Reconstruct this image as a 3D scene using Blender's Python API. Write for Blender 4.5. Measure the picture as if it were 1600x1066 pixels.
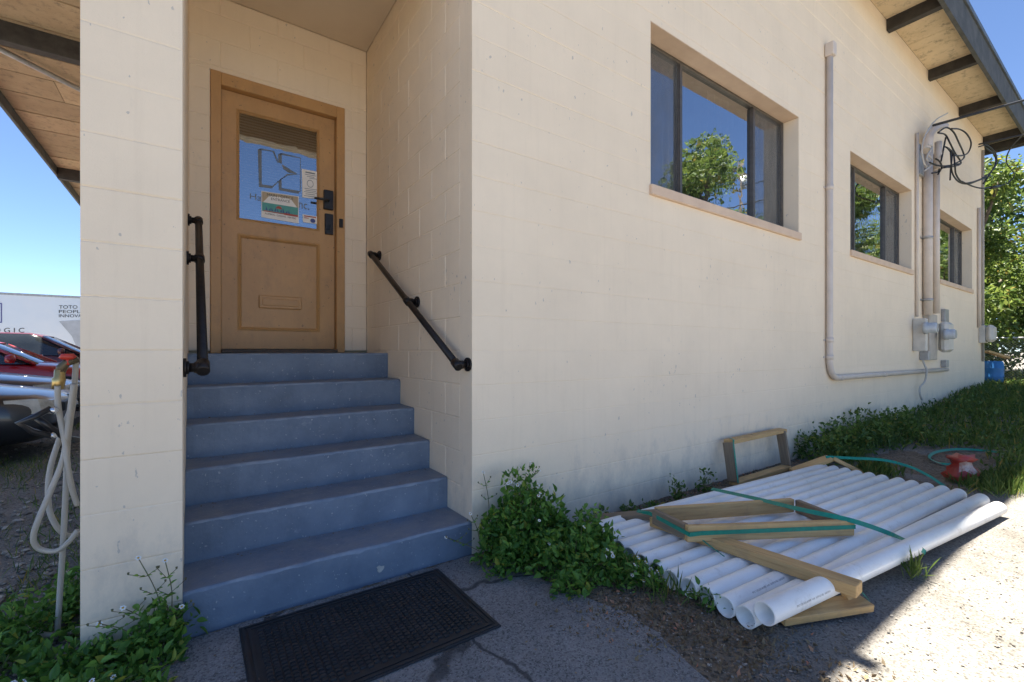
import bpy, math, random
import numpy as np
from mathutils import Vector, Matrix
R = math.radians
for o in list(bpy.data.objects): bpy.data.objects.remove(o)
S = bpy.context.scene
C = S.collection
# ------------------------------------------------------------------ camera
F = 707.0; HOR = 548.0; D = 2.35; YAW = 55.0      # focal length and horizon in photo pixels, distance to the wall
cd = bpy.data.cameras.new('camera'); cam = bpy.data.objects.new('camera', cd); C.objects.link(cam)
cd.sensor_width = 36; cd.lens = 36*F/1600; cd.shift_y = (HOR-533)/1600; cd.clip_end = 2000; cd.clip_start = .02
cam.location = (0, -D, 0); cam.rotation_euler = (R(90), 0, R(YAW-90))
S.camera = cam
# ------------------------------------------------------------------ sky, sun, exposure
SUN_EL = 81.6
w = bpy.data.worlds.new('World'); S.world = w; w.use_nodes = True
wn = w.node_tree.nodes; wl = w.node_tree.links
sky = wn.new('ShaderNodeTexSky'); sky.sky_type = 'NISHITA'; sky.sun_disc = False
sky.sun_elevation = R(SUN_EL); sky.sun_rotation = 0; sky.air_density = .8; sky.altitude = 4000; sky.dust_density = .05; sky.ozone_density = 3.0
wl.new(sky.outputs[0], wn['Background'].inputs[0]); wn['Background'].inputs[1].default_value = .05
sl = bpy.data.lights.new('sun', 'SUN'); sl.energy = 3.55; sl.angle = R(.53); sl.color = (1, .93, .82)
so = bpy.data.objects.new('sun', sl); C.objects.link(so)
so.rotation_euler = (-(math.pi/2-R(SUN_EL)), 0, 0); so.location = (0, 20, 40)
S.view_settings.view_transform = 'Standard'; S.view_settings.look = 'None'
S.view_settings.exposure = 2.68; S.view_settings.gamma = 1
S.render.engine = 'CYCLES'
try:
    S.cycles.max_bounces = 10; S.cycles.diffuse_bounces = 6; S.cycles.transparent_max_bounces = 12
except Exception: pass
G0 = -1.22                                       # ground level below the lens
# ------------------------------------------------------------------ pixel helpers: a direction met with a plane of the place
def ray(u, v):
    a = (u-800)/F; c, s = math.cos(R(YAW)), math.sin(R(YAW))
    return Vector((c+a*s, s-a*c, (HOR-v)/F))
def gp(u, v, z=G0): d = ray(u, v); t = z/d.z; return Vector((d.x*t, d.y*t-D, z))
def wp(u, v, y=0.): d = ray(u, v); t = (y+D)/d.y; return Vector((d.x*t, y, d.z*t))
def xp(u, v, x): d = ray(u, v); t = x/d.x; return Vector((x, d.y*t-D, d.z*t))
def ground_z(x, y):
    s = min(max((x-6)/9, 0), 1); s = s*s*(3-2*s)
    g = min(max((1.5-y)/1., 0), 1) if y > .5 else 1
    far = min(max((y+5)/3, 0), 1)
    return G0+.33*s*far + (.012*math.sin(x*2.1+y*1.3)+.01*math.sin(y*3.3-x*.7))*(1 if x > 5.6 else 0)
# ------------------------------------------------------------------ materials
MATS = {}
def nodes(name):
    m = bpy.data.materials.new(name); m.use_nodes = True
    return m, m.node_tree.nodes, m.node_tree.links, m.node_tree.nodes['Principled BSDF']
def ramp(n, stops):
    r = n.new('ShaderNodeValToRGB'); e = r.color_ramp.elements
    while len(e) < len(stops): e.new(.5)
    for el, (p, c) in zip(e, stops): el.position = p; el.color = (*c, 1) if len(c) == 3 else c
    return r
def g(v): return (v, v, v)
def noise(n, l, vec, scale, detail=6, rough=.6):
    t = n.new('ShaderNodeTexNoise'); t.inputs['Scale'].default_value = scale; t.inputs['Detail'].default_value = detail
    t.inputs['Roughness'].default_value = rough
    if vec is not None: l.new(vec, t.inputs['Vector'])
    return t.outputs['Fac']
def mix(n, l, fac, a, b, mode='MIX'):
    m = n.new('ShaderNodeMix'); m.data_type = 'RGBA'; m.blend_type = mode
    for i, x in ((0, fac), (6, a), (7, b)):
        if isinstance(x, (int, float)): m.inputs[i].default_value = x
        elif isinstance(x, tuple): m.inputs[i].default_value = (*x, 1)
        else: l.new(x, m.inputs[i])
    return m.outputs[2]
def bump(n, l, h, p, strength, dist=.01, prev=None):
    b = n.new('ShaderNodeBump'); b.inputs['Strength'].default_value = strength; b.inputs['Distance'].default_value = dist
    l.new(h, b.inputs['Height'])
    if prev is not None: l.new(prev, b.inputs['Normal'])
    l.new(b.outputs[0], p.inputs['Normal']); return b.outputs[0]
def position(n): return n.new('ShaderNodeNewGeometry').outputs['Position']
def scaled(n, l, vec, s):
    m = n.new('ShaderNodeMapping'); m.inputs['Scale'].default_value = s; l.new(vec, m.inputs['Vector']); return m.outputs[0]
def simple(name, c1, c2=None, scale=4, rough=.6, metal=0, bs=0, bscale=60, bd=.004, coat=0, spec=.5, objc=False):
    if name in MATS: return MATS[name]
    m, n, l, p = nodes(name); MATS[name] = m
    p.inputs['Roughness'].default_value = rough; p.inputs['Metallic'].default_value = metal
    p.inputs['Specular IOR Level'].default_value = spec; p.inputs['Coat Weight'].default_value = coat
    pos = n.new('ShaderNodeTexCoord').outputs['Object'] if objc else position(n)
    if c2 is None: c2 = tuple(x*.8 for x in c1)
    f = noise(n, l, pos, scale)
    r = ramp(n, [(.35, c1), (.68, c2)]); l.new(f, r.inputs[0]); l.new(r.outputs[0], p.inputs['Base Color'])
    if bs: bump(n, l, noise(n, l, pos, bscale, 4), p, bs, bd)
    return m
def wall_paint(name, base, stain=1.0):
    m, n, l, p = nodes(name); pos = position(n); p.inputs['Roughness'].default_value = .75; p.inputs['Specular IOR Level'].default_value = .25
    d1 = tuple(x*.9 for x in base)
    r = ramp(n, [(.3, base), (.75, d1)]); l.new(noise(n, l, pos, 1.6, 8, .65), r.inputs[0]); col = r.outputs[0]
    # vertical run-off streaks
    st = noise(n, l, scaled(n, l, pos, (9, 9, .55)), 1.6, 6, .7)
    r2 = ramp(n, [(.52, g(0)), (.85, g(.22*stain))]); l.new(st, r2.inputs[0])
    col = mix(n, l, r2.outputs[0], col, (base[0]*.66, base[1]*.64, base[2]*.62))
    # mildew patches that cling to the foot of the wall, ragged outline
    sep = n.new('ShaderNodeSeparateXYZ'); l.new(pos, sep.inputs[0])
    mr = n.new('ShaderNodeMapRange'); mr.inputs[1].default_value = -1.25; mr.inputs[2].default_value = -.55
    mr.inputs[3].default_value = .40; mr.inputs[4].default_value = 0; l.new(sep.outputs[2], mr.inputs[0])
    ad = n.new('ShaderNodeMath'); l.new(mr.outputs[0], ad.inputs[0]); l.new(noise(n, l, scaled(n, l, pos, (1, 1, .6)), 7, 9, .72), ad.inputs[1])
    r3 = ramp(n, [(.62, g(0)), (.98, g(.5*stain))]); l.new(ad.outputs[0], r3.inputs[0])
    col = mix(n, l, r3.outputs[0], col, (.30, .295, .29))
    # paint chips and scuffs
    ch = noise(n, l, scaled(n, l, pos, (1, 1, .55)), 34, 3, .45)
    zone = noise(n, l, pos, 1.7, 3, .6); zm = n.new('ShaderNodeMath'); zm.operation = 'MULTIPLY_ADD'; zm.inputs[1].default_value = .35; l.new(zone, zm.inputs[0]); l.new(ch, zm.inputs[2])
    r4 = ramp(n, [(.895, g(0)), (.91, g(.5))]); l.new(zm.outputs[0], r4.inputs[0])
    col = mix(n, l, r4.outputs[0], col, (.30, .30, .31))
    l.new(col, p.inputs['Base Color'])
    b = bump(n, l, noise(n, l, pos, 130, 4, .7), p, .35, .003)
    bump(n, l, noise(n, l, pos, 14, 4, .6), p, .25, .006, b)
    return m
WALL = wall_paint('painted_block', (.87, .73, .55))
WALLIN = WALL
TRIM = simple('peach_trim', (.70, .52, .37), (.62, .45, .32), 6, .6, bs=.2, bscale=40)
def mk_door(name, a, b):
    m, n, l, p = nodes(name); pos = position(n); p.inputs['Roughness'].default_value = .45
    r = ramp(n, [(.3, a), (.7, b)]); l.new(noise(n, l, scaled(n, l, pos, (1, 1, .35)), 5, 8, .7), r.inputs[0])
    d = noise(n, l, scaled(n, l, pos, (1, 1, .6)), 8, 9, .78); rd = ramp(n, [(.52, g(0)), (.80, g(.55))]); l.new(d, rd.inputs[0])
    col = mix(n, l, rd.outputs[0], r.outputs[0], (.24, .16, .09))
    k = noise(n, l, pos, 42, 3, .5); rk = ramp(n, [(.70, g(0)), (.73, g(.7))]); l.new(k, rk.inputs[0])
    l.new(mix(n, l, rk.outputs[0], col, (.10, .07, .045)), p.inputs['Base Color'])
    bump(n, l, noise(n, l, scaled(n, l, pos, (60, 60, 6)), 1.5, 4), p, .15, .003); return m
DOORP = mk_door('ochre_door_paint', (.58, .33, .13), (.47, .265, .105))
FRAMEP = mk_door('ochre_frame_paint', (.57, .32, .12), (.46, .255, .10))
BLACKM = simple('black_iron', (.022, .02, .02), (.035, .028, .025), 30, .42, .6, .15, 90, .002)
BLACKP = simple('black_plastic', (.015, .015, .017), None, 10, .3)
BRONZE = simple('bronze_aluminium', (.11, .095, .08), (.15, .13, .11), 20, .4, .5)
DARKWOOD = simple('dark_stained_wood', (.024, .021, .019), (.05, .044, .038), 8, .7, bs=.3, bscale=30)
FASCIA = simple('weathered_fascia', (.05, .053, .05), (.10, .10, .092), 5, .75, bs=.35, bscale=35)
PIPEP = simple('painted_conduit', (.66, .575, .50), (.58, .50, .43), 6, .5, bs=.1)
BOXP = simple('painted_box', (.62, .58, .51), (.52, .49, .43), 8, .5, bs=.1)
METALG = simple('grey_metal', (.42, .42, .42), (.30, .30, .30), 12, .45, .5)
DARKIN = simple('dark_interior', (.05, .05, .05), None, 2, .9)
ROOFM = simple('roof_membrane', (.07, .068, .065), None, 2, .8)
PAPER = simple('paper_white', (.88, .86, .82), (.82, .80, .76), 20, .7)
INK = simple('ink_black', (.03, .03, .03), None, 3, .6)
INKG = simple('vinyl_grey', (.16, .185, .21), (.19, .215, .24), 10, .5)
TEAL = simple('ink_teal', (.10, .38, .33), (.08, .32, .28), 20, .5)
TAN = simple('ink_tan', (.52, .42, .28), None, 20, .6)
REDI = simple('ink_red', (.50, .10, .07), None, 20, .6)
BLUEI = simple('ink_blue', (.07, .10, .30), None, 20, .6)
PVCI = simple('pipe_print', (.22, .20, .20), None, 20, .6)
STRAP = simple('green_strap', (.008, .20, .13), (.012, .26, .17), 30, .35)
BRASS = simple('brass', (.62, .45, .18), (.45, .30, .12), 30, .35, .9)
REDPL = simple('red_plastic', (.55, .045, .025), None, 20, .4)
RUBBER = simple('mat_rubber', (.013, .014, .016), (.024, .025, .028), 9, .6, bs=.2, bscale=160, bd=.001)
HOSE = None
def mk_hose():
    m, n, l, p = nodes('corrugated_hose'); tc = n.new('ShaderNodeUVMap')
    p.inputs['Roughness'].default_value = .45; p.inputs['Metallic'].default_value = .25
    wv = n.new('ShaderNodeTexWave'); wv.inputs['Scale'].default_value = 75; wv.bands_direction = 'Y'; l.new(tc.outputs[0], wv.inputs['Vector'])
    r = ramp(n, [(.2, (.33, .30, .25)), (.7, (.62, .58, .50))]); l.new(wv.outputs['Fac'], r.inputs[0]); l.new(r.outputs[0], p.inputs['Base Color'])
    bump(n, l, wv.outputs['Fac'], p, .5, .002); return m
HOSE = mk_hose()
def mk_steps():
    m, n, l, p = nodes('blue_grey_step_paint'); pos = position(n)
    p.inputs['Roughness'].default_value = .5; p.inputs['Specular IOR Level'].default_value = .4
    r = ramp(n, [(.32, (.185, .235, .305)), (.68, (.105, .142, .20))]); l.new(noise(n, l, pos, 2.6, 8, .65), r.inputs[0])
    geo = n.new('ShaderNodeNewGeometry'); sp = n.new('ShaderNodeSeparateXYZ'); l.new(geo.outputs['Normal'], sp.inputs[0])
    # foot traffic has worn grey dust into the treads
    d = noise(n, l, pos, 5, 8, .7); rd = ramp(n, [(.36, g(0)), (.62, g(.85))]); l.new(d, rd.inputs[0])
    mu = n.new('ShaderNodeMath'); mu.operation = 'MULTIPLY'; l.new(rd.outputs[0], mu.inputs[0]); l.new(sp.outputs[2], mu.inputs[1]); mu.use_clamp = True
    col = mix(n, l, mu.outputs[0], r.outputs[0], (.255, .262, .275))
    stv = noise(n, l, scaled(n, l, pos, (1, 1, .4)), 9, 7, .7); rs = ramp(n, [(.55, g(0)), (.8, g(.4))]); l.new(stv, rs.inputs[0])
    col = mix(n, l, rs.outputs[0], col, (.06, .085, .13))
    sp2 = noise(n, l, pos, 60, 2, .5); r5 = ramp(n, [(.69, g(0)), (.72, g(.7))]); l.new(sp2, r5.inputs[0])
    col = mix(n, l, r5.outputs[0], col, (.40, .41, .42))
    sc = noise(n, l, scaled(n, l, pos, (.5, 1, 1)), 13, 8, .75); r6 = ramp(n, [(.60, g(0)), (.70, g(.55))]); l.new(sc, r6.inputs[0])
    col = mix(n, l, r6.outputs[0], col, (.26, .29, .33))
    l.new(col, p.inputs['Base Color'])
    b = bump(n, l, noise(n, l, pos, 45, 5, .7), p, .6, .005); bump(n, l, noise(n, l, pos, 6, 3), p, .3, .01, b)
    return m
STEP = mk_steps()
NOSE = simple('worn_step_edge', (.14, .185, .25), (.27, .31, .36), 9, .65, bs=.5, bscale=60)
def mk_ground(name, cols, s1, s2, bs=.8, bd=.012, spots=None):
    m, n, l, p = nodes(name); pos = position(n); p.inputs['Roughness'].default_value = .95; p.inputs['Specular IOR Level'].default_value = .15
    r = ramp(n, [(.3, cols[0]), (.55, cols[1]), (.75, cols[2])]); l.new(noise(n, l, pos, s1, 10, .72), r.inputs[0])
    v = n.new('ShaderNodeTexVoronoi'); v.inputs['Scale'].default_value = s2; l.new(pos, v.inputs['Vector'])
    hs = n.new('ShaderNodeSeparateColor'); l.new(v.outputs['Color'], hs.inputs[0])
    rv = ramp(n, [(0, g(.32)), (.35, g(.9)), (1, g(1.2))]); l.new(hs.outputs[0], rv.inputs[0])
    col = mix(n, l, .75, r.outputs[0], rv.outputs[0], 'MULTIPLY')
    if spots:
        v2 = n.new('ShaderNodeTexVoronoi'); v2.inputs['Scale'].default_value = spots[0]; l.new(pos, v2.inputs['Vector'])
        r2 = ramp(n, [(.16, g(1)), (.24, g(0))]); l.new(v2.outputs['Distance'], r2.inputs[0])
        h2 = n.new('ShaderNodeSeparateColor'); l.new(v2.outputs['Color'], h2.inputs[0])
        r3 = ramp(n, [(.45, g(0)), (.9, g(1))]); l.new(h2.outputs[0], r3.inputs[0])
        mm = n.new('ShaderNodeMath'); mm.operation = 'MULTIPLY'; l.new(r2.outputs[0], mm.inputs[0]); l.new(r3.outputs[0], mm.inputs[1])
        col = mix(n, l, mm.outputs[0], col, spots[1])
    if name == 'asphalt':
        dn = n.new('ShaderNodeTexNoise'); dn.inputs['Scale'].default_value = 6; l.new(pos, dn.inputs['Vector']); ad = n.new('ShaderNodeMix'); ad.data_type = 'RGBA'; ad.inputs[0].default_value = .12; l.new(pos, ad.inputs[6]); l.new(dn.outputs['Color'], ad.inputs[7])
        vc = n.new('ShaderNodeTexVoronoi'); vc.feature = 'DISTANCE_TO_EDGE'; vc.inputs['Scale'].default_value = 1.1; l.new(ad.outputs[2], vc.inputs['Vector']); rc = ramp(n, [(.004, g(.75)), (.012, g(0))]); l.new(vc.outputs['Distance'], rc.inputs[0])
        col = mix(n, l, rc.outputs[0], col, (.035, .034, .033))
        st = noise(n, l, pos, 2.2, 6, .6); rs = ramp(n, [(.5, g(0)), (.75, g(.45))]); l.new(st, rs.inputs[0]); col = mix(n, l, rs.outputs[0], col, (.27, .255, .23))
    l.new(col, p.inputs['Base Color'])
    b = bump(n, l, v.outputs['Distance'], p, bs, bd); bump(n, l, noise(n, l, pos, s1*3, 8, .7), p, bs*.7, bd*2, b)
    return m
GRAVEL = mk_ground('gravel_ground', [(.255, .24, .218), (.20, .188, .168), (.11, .103, .09)], 2.2, 130, .7, .007)
ASPHALT = mk_ground('asphalt', [(.27, .265, .26), (.22, .216, .212), (.165, .163, .16)], 3, 150, .7, .006, (120, (.45, .45, .45)))
DIRT = mk_ground('dirt', [(.25, .205, .155), (.19, .155, .115), (.30, .26, .21)], 5, 70, .9, .015)
STONE = simple('gravel_stone', (.36, .34, .31), (.22, .21, .20), 40, .9)
def mk_leaf(name, a, b, trans=.35, rough=.45):
    m, n, l, p = nodes(name); geo = n.new('ShaderNodeNewGeometry')
    r = ramp(n, [(0, a), (.8, b), (.93, tuple(min(1, x*1.25+.01) for x in b)), (1, (b[0]*2.2+.03, b[1]*1.25, b[2]*1.2))]); l.new(geo.outputs['Random Per Island'], r.inputs[0])
    l.new(r.outputs[0], p.inputs['Base Color']); p.inputs['Roughness'].default_value = rough; p.inputs['Specular IOR Level'].default_value = .35
    t = n.new('ShaderNodeBsdfTranslucent'); hs = n.new('ShaderNodeHueSaturation'); hs.inputs['Hue'].default_value = .48; hs.inputs['Value'].default_value = 1.5
    l.new(r.outputs[0], hs.inputs['Color']); l.new(hs.outputs[0], t.inputs[0])
    mx = n.new('ShaderNodeMixShader'); mx.inputs[0].default_value = trans
    l.new(p.outputs[0], mx.inputs[1]); l.new(t.outputs[0], mx.inputs[2]); l.new(mx.outputs[0], n['Material Output'].inputs[0])
    return m
LEAF = mk_leaf('weed_leaf', (.045, .13, .02), (.135, .27, .045))
LEAFC = mk_leaf('cover_leaf', (.045, .10, .02), (.12, .19, .04))
GRASS = mk_leaf('grass_blade', (.05, .11, .02), (.14, .20, .05))
TREEL = mk_leaf('tree_leaf', (.05, .10, .02), (.13, .19, .04), .4)
TREED = mk_leaf('dark_tree_leaf', (.03, .07, .018), (.075, .125, .03), .35)
DRYL = mk_leaf('dry_leaf', (.16, .11, .06), (.26, .20, .12), .2, .8)
STEM = simple('weed_stem', (.11, .13, .05), (.14, .10, .05), 20, .7)
BARK = simple('bark', (.14, .11, .085), (.08, .065, .05), 6, .9, bs=.6, bscale=20, bd=.02)
PETAL = simple('white_petal', (.82, .82, .78), None, 10, .6)
YELLOW = simple('yellow_disc', (.60, .36, .04), None, 10, .7)
def mk_wood(name, a, b, dark):
    m, n, l, p = nodes(name); tc = n.new('ShaderNodeTexCoord').outputs['Object']; oi = n.new('ShaderNodeObjectInfo')
    av = n.new('ShaderNodeVectorMath'); l.new(tc, av.inputs[0]); sc = n.new('ShaderNodeVectorMath'); sc.operation = 'SCALE'
    cb = n.new('ShaderNodeCombineXYZ'); l.new(oi.outputs['Random'], cb.inputs[0]); l.new(oi.outputs['Random'], cb.inputs[1]); l.new(cb.outputs[0], sc.inputs[0]); sc.inputs[3].default_value = 37
    l.new(sc.outputs[0], av.inputs[1])
    gr = noise(n, l, scaled(n, l, av.outputs[0], (1.6, 26, 26)), 2.2, 6, .65)
    r = ramp(n, [(.3, a), (.55, b), (.75, dark)]); l.new(gr, r.inputs[0])
    kn = n.new('ShaderNodeTexVoronoi'); kn.inputs['Scale'].default_value = 3.2; l.new(scaled(n, l, av.outputs[0], (1, 2.2, 2.2)), kn.inputs['Vector'])
    rk = ramp(n, [(.06, g(.9)), (.12, g(0))]); l.new(kn.outputs['Distance'], rk.inputs[0])
    col = mix(n, l, rk.outputs[0], r.outputs[0], (.10, .045, .018))
    dt = noise(n, l, av.outputs[0], 6, 8, .7); rd = ramp(n, [(.55, g(0)), (.85, g(.6))]); l.new(dt, rd.inputs[0])
    col = mix(n, l, rd.outputs[0], col, (.16, .14, .12))
    l.new(col, p.inputs['Base Color']); p.inputs['Roughness'].default_value = .7
    bump(n, l, gr, p, .3, .003); return m
LUMBER = mk_wood('weathered_lumber', (.62, .41, .18), (.52, .32, .13), (.36, .21, .085))
LUMBERG = mk_wood('greyed_lumber', (.27, .20, .13), (.20, .15, .10), (.13, .10, .07))
def mk_pvc():
    m, n, l, p = nodes('white_pvc'); tc = n.new('ShaderNodeTexCoord').outputs['Object']
    r = ramp(n, [(.45, (.86, .85, .82)), (.8, (.74, .70, .64))]); l.new(noise(n, l, scaled(n, l, position(n), (1, 3, 3)), 3, 7, .7), r.inputs[0])
    d = noise(n, l, position(n), 9, 8, .75); rd = ramp(n, [(.56, g(0)), (.76, g(.6))]); l.new(d, rd.inputs[0])
    l.new(mix(n, l, rd.outputs[0], r.outputs[0], (.42, .37, .31)), p.inputs['Base Color']); p.inputs['Roughness'].default_value = .33; return m
PVC = mk_pvc()
def mk_soffit(name, a, b, stain):
    m, n, l, p = nodes(name); pos = position(n); p.inputs['Roughness'].default_value = .9
    r = ramp(n, [(.3, a), (.7, b)]); l.new(noise(n, l, pos, 1.6, 8, .7), r.inputs[0])
    oi = n.new('ShaderNodeObjectInfo'); rr = ramp(n, [(0, g(.72)), (1, g(1.12))]); l.new(oi.outputs['Random'], rr.inputs[0])
    col = mix(n, l, .8, r.outputs[0], rr.outputs[0], 'MULTIPLY')
    d = noise(n, l, pos, 7, 8, .8); rd = ramp(n, [(.52, g(0)), (.66, g(.85))]); l.new(d, rd.inputs[0])
    l.new(mix(n, l, rd.outputs[0], col, stain), p.inputs['Base Color'])
    bump(n, l, noise(n, l, pos, 60, 4, .8), p, .6, .01); return m
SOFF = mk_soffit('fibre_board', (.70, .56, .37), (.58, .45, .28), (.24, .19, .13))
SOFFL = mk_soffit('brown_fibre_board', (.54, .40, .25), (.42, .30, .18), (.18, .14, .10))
def mk_glass(name, refl, tint, behind=.0):
    m, n, l, p = nodes(name); n.remove(p)
    gl = n.new('ShaderNodeBsdfGlossy'); gl.inputs['Roughness'].default_value = .015; gl.inputs['Color'].default_value = (.9, .95, 1, 1)
    tr = n.new('ShaderNodeBsdfTransparent'); tr.inputs[0].default_value = (*tint, 1)
    bn = n.new('ShaderNodeBump'); bn.inputs['Strength'].default_value = .05; bn.inputs['Distance'].default_value = .02; l.new(noise(n, l, position(n), 5, 2, .5), bn.inputs['Height']); l.new(bn.outputs[0], gl.inputs['Normal'])
    fr = n.new('ShaderNodeLayerWeight'); fr.inputs[0].default_value = .3
    mr = n.new('ShaderNodeMapRange'); mr.inputs[3].default_value = refl; mr.inputs[4].default_value = 1; l.new(fr.outputs['Fresnel'], mr.inputs[0])
    mx = n.new('ShaderNodeMixShader'); l.new(mr.outputs[0], mx.inputs[0]); l.new(tr.outputs[0], mx.inputs[1]); l.new(gl.outputs[0], mx.inputs[2])
    l.new(mx.outputs[0], n['Material Output'].inputs[0]); return m
GLASS = mk_glass('window_glass', .46, (.5, .5, .5))
GLASSD = mk_glass('door_glass', .34, (.55, .55, .55))
def mk_screen():
    m, n, l, p = nodes('insect_screen'); p.inputs['Base Color'].default_value = (.15, .147, .14, 1); p.inputs['Roughness'].default_value = .7
    tr = n.new('ShaderNodeBsdfTransparent'); mx = n.new('ShaderNodeMixShader')
    ns = noise(n, l, scaled(n, l, position(n), (5, 5, 1.2)), 3, 5, .6); r = ramp(n, [(.3, g(.26)), (.75, g(.55))]); l.new(ns, r.inputs[0])
    l.new(r.outputs[0], mx.inputs[0]); l.new(tr.outputs[0], mx.inputs[1]); l.new(p.outputs[0], mx.inputs[2]); l.new(mx.outputs[0], n['Material Output'].inputs[0]); return m
SCREEN = mk_screen()
BLIND = simple('blind_slat', (.50, .50, .48), None, 5, .6)
CURT = simple('curtain_cloth', (.20, .19, .18), (.13, .125, .12), 3, .9)
# ------------------------------------------------------------------ mesh builders
def link(name, me, mat, parent=None, matrix=None):
    o = bpy.data.objects.new(name, me); C.objects.link(o)
    for mt in (mat if isinstance(mat, (list, tuple)) else [mat]):
        if mt is not None and len(me.materials) < (len(mat) if isinstance(mat, (list, tuple)) else 1): me.materials.append(mt)
    if parent is not None: o.parent = parent
    if matrix is not None: o.matrix_local = matrix
    return o
class MB:
    def __init__(s): s.v = []; s.f = []; s.m = []; s.uv = None; s.smooth = []
    def add(s, vs, fs, mi=0, sm=False):
        b = len(s.v); s.v += [tuple(x) for x in vs]
        for f in fs: s.f.append(tuple(b+i for i in f)); s.m.append(mi); s.smooth.append(sm)
    def box(s, a, b, mi=0):
        x0, y0, z0 = a; x1, y1, z1 = b
        s.add([(x0,y0,z0),(x1,y0,z0),(x1,y1,z0),(x0,y1,z0),(x0,y0,z1),(x1,y0,z1),(x1,y1,z1),(x0,y1,z1)],
              [(0,3,2,1),(4,5,6,7),(0,1,5,4),(1,2,6,5),(2,3,7,6),(3,0,4,7)], mi)
    def cham(s, a, b, c, mi=0):
        """box with all edges chamfered by c"""
        x0, y0, z0 = a; x1, y1, z1 = b; vs = []; idx = {}
        X = (x0, x1); Y = (y0, y1); Z = (z0, z1)
        for i in (0,1):
            for j in (0,1):
                for k in (0,1):
                    sx, sy, sz = (c if i == 0 else -c), (c if j == 0 else -c), (c if k == 0 else -c)
                    for ax, pnt in (('x', (X[i], Y[j]+sy, Z[k]+sz)), ('y', (X[i]+sx, Y[j], Z[k]+sz)), ('z', (X[i]+sx, Y[j]+sy, Z[k]))):
                        idx[(i,j,k,ax)] = len(vs); vs.append(pnt)
        fs = []
        for i in (0,1):
            q = [idx[(i,0,0,'x')], idx[(i,1,0,'x')], idx[(i,1,1,'x')], idx[(i,0,1,'x')]]; fs.append(q if i else q[::-1])
            q = [idx[(0,i,0,'y')], idx[(0,i,1,'y')], idx[(1,i,1,'y')], idx[(1,i,0,'y')]]; fs.append(q if i else q[::-1])
            q = [idx[(0,0,i,'z')], idx[(1,0,i,'z')], idx[(1,1,i,'z')], idx[(0,1,i,'z')]]; fs.append(q if i else q[::-1])
        for a1 in (0,1):
            for b1 in (0,1):
                fs.append([idx[(a1,b1,0,'x')], idx[(a1,b1,1,'x')], idx[(a1,b1,1,'y')], idx[(a1,b1,0,'y')]])
                fs.append([idx[(a1,0,b1,'x')], idx[(a1,1,b1,'x')], idx[(a1,1,b1,'z')], idx[(a1,0,b1,'z')]])
                fs.append([idx[(0,a1,b1,'y')], idx[(1,a1,b1,'y')], idx[(1,a1,b1,'z')], idx[(0,a1,b1,'z')]])
                for c1 in (0,1): fs.append([idx[(a1,b1,c1,t)] for t in 'xyz'])
        s.add(vs, fs, mi)
    def tube(s, pts, r, n=10, mi=0, cap=True, uvs=False):
        pts = [Vector(p) for p in pts]; N = len(pts); rs = r if isinstance(r, (list, tuple)) else [r]*N
        t0 = (pts[1]-pts[0]).normalized(); u = t0.orthogonal().normalized(); vs = []; fs = []
        for i in range(N):
            t = (pts[min(i+1, N-1)]-pts[max(i-1, 0)]).normalized()
            u = (u-t*u.dot(t)); u = u.normalized() if u.length > 1e-6 else t.orthogonal().normalized(); v = t.cross(u)
            for k in range(n):
                a = 2*math.pi*k/n; vs.append(pts[i]+(u*math.cos(a)+v*math.sin(a))*rs[i])
        for i in range(N-1):
            for k in range(n): fs.append((i*n+k, i*n+(k+1)%n, (i+1)*n+(k+1)%n, (i+1)*n+k))
        s.add(vs, fs, mi, True)
        if cap:
            b = len(s.v)-len(vs)
            for ring, rev in ((0, True), (N-1, False)):
                f = [b+ring*n+k for k in range(n)]; s.f.append(tuple(f[::-1] if rev else f)); s.m.append(mi); s.smooth.append(False)
    def quadstrip(s, A, B, mi=0):
        n = len(A); s.add(list(A)+list(B), [(i, i+1, n+i+1, n+i) for i in range(n-1)], mi)
    def poly(s, pts, mi=0): s.add(pts, [tuple(range(len(pts)))], mi)
    def mesh(s, name):
        me = bpy.data.meshes.new(name); me.from_pydata(s.v, [], s.f)
        me.polygons.foreach_set('material_index', s.m); me.polygons.foreach_set('use_smooth', s.smooth); me.update(); return me
    def build(s, name, mat, parent=None, fix=True):
        me = s.mesh(name)
        if fix:
            import bmesh
            bm = bmesh.new(); bm.from_mesh(me); bmesh.ops.recalc_face_normals(bm, faces=bm.faces); bm.to_mesh(me); bm.free()
        return link(name, me, mat, parent)
def thing(name, label, cat, loc=(0,0,0), group=None):
    o = bpy.data.objects.new(name, None); C.objects.link(o); o.location = loc; o.empty_display_size = .1
    o['label'] = label; o['category'] = cat
    if group: o['group'] = group
    bpy.context.view_layer.update()
    return o
def tag(o, label, cat, group=None):
    o['label'] = label; o['category'] = cat
    if group: o['group'] = group
    return o
def under(root, *objs):
    """keep the world place of parts modelled in world coordinates when the thing's Empty stands elsewhere"""
    for o in objs: o.parent = root; o.matrix_parent_inverse = Matrix.Translation(-Vector(root.location))
    return objs[0] if objs else None
def struct(o): o['kind'] = 'structure'; return o
def spline(pts, k=6):
    P = [Vector(p) for p in pts]; P = [P[0]*2-P[1]]+P+[P[-1]*2-P[-2]]; out = []
    for i in range(1, len(P)-2):
        a, b, c, d = P[i-1:i+3]
        for j in range(k):
            t = j/k; out.append(.5*((2*b)+(c-a)*t+(2*a-5*b+4*c-d)*t*t+(3*b-a-3*c+d)*t**3))
    out.append(P[-2]); return out
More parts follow.
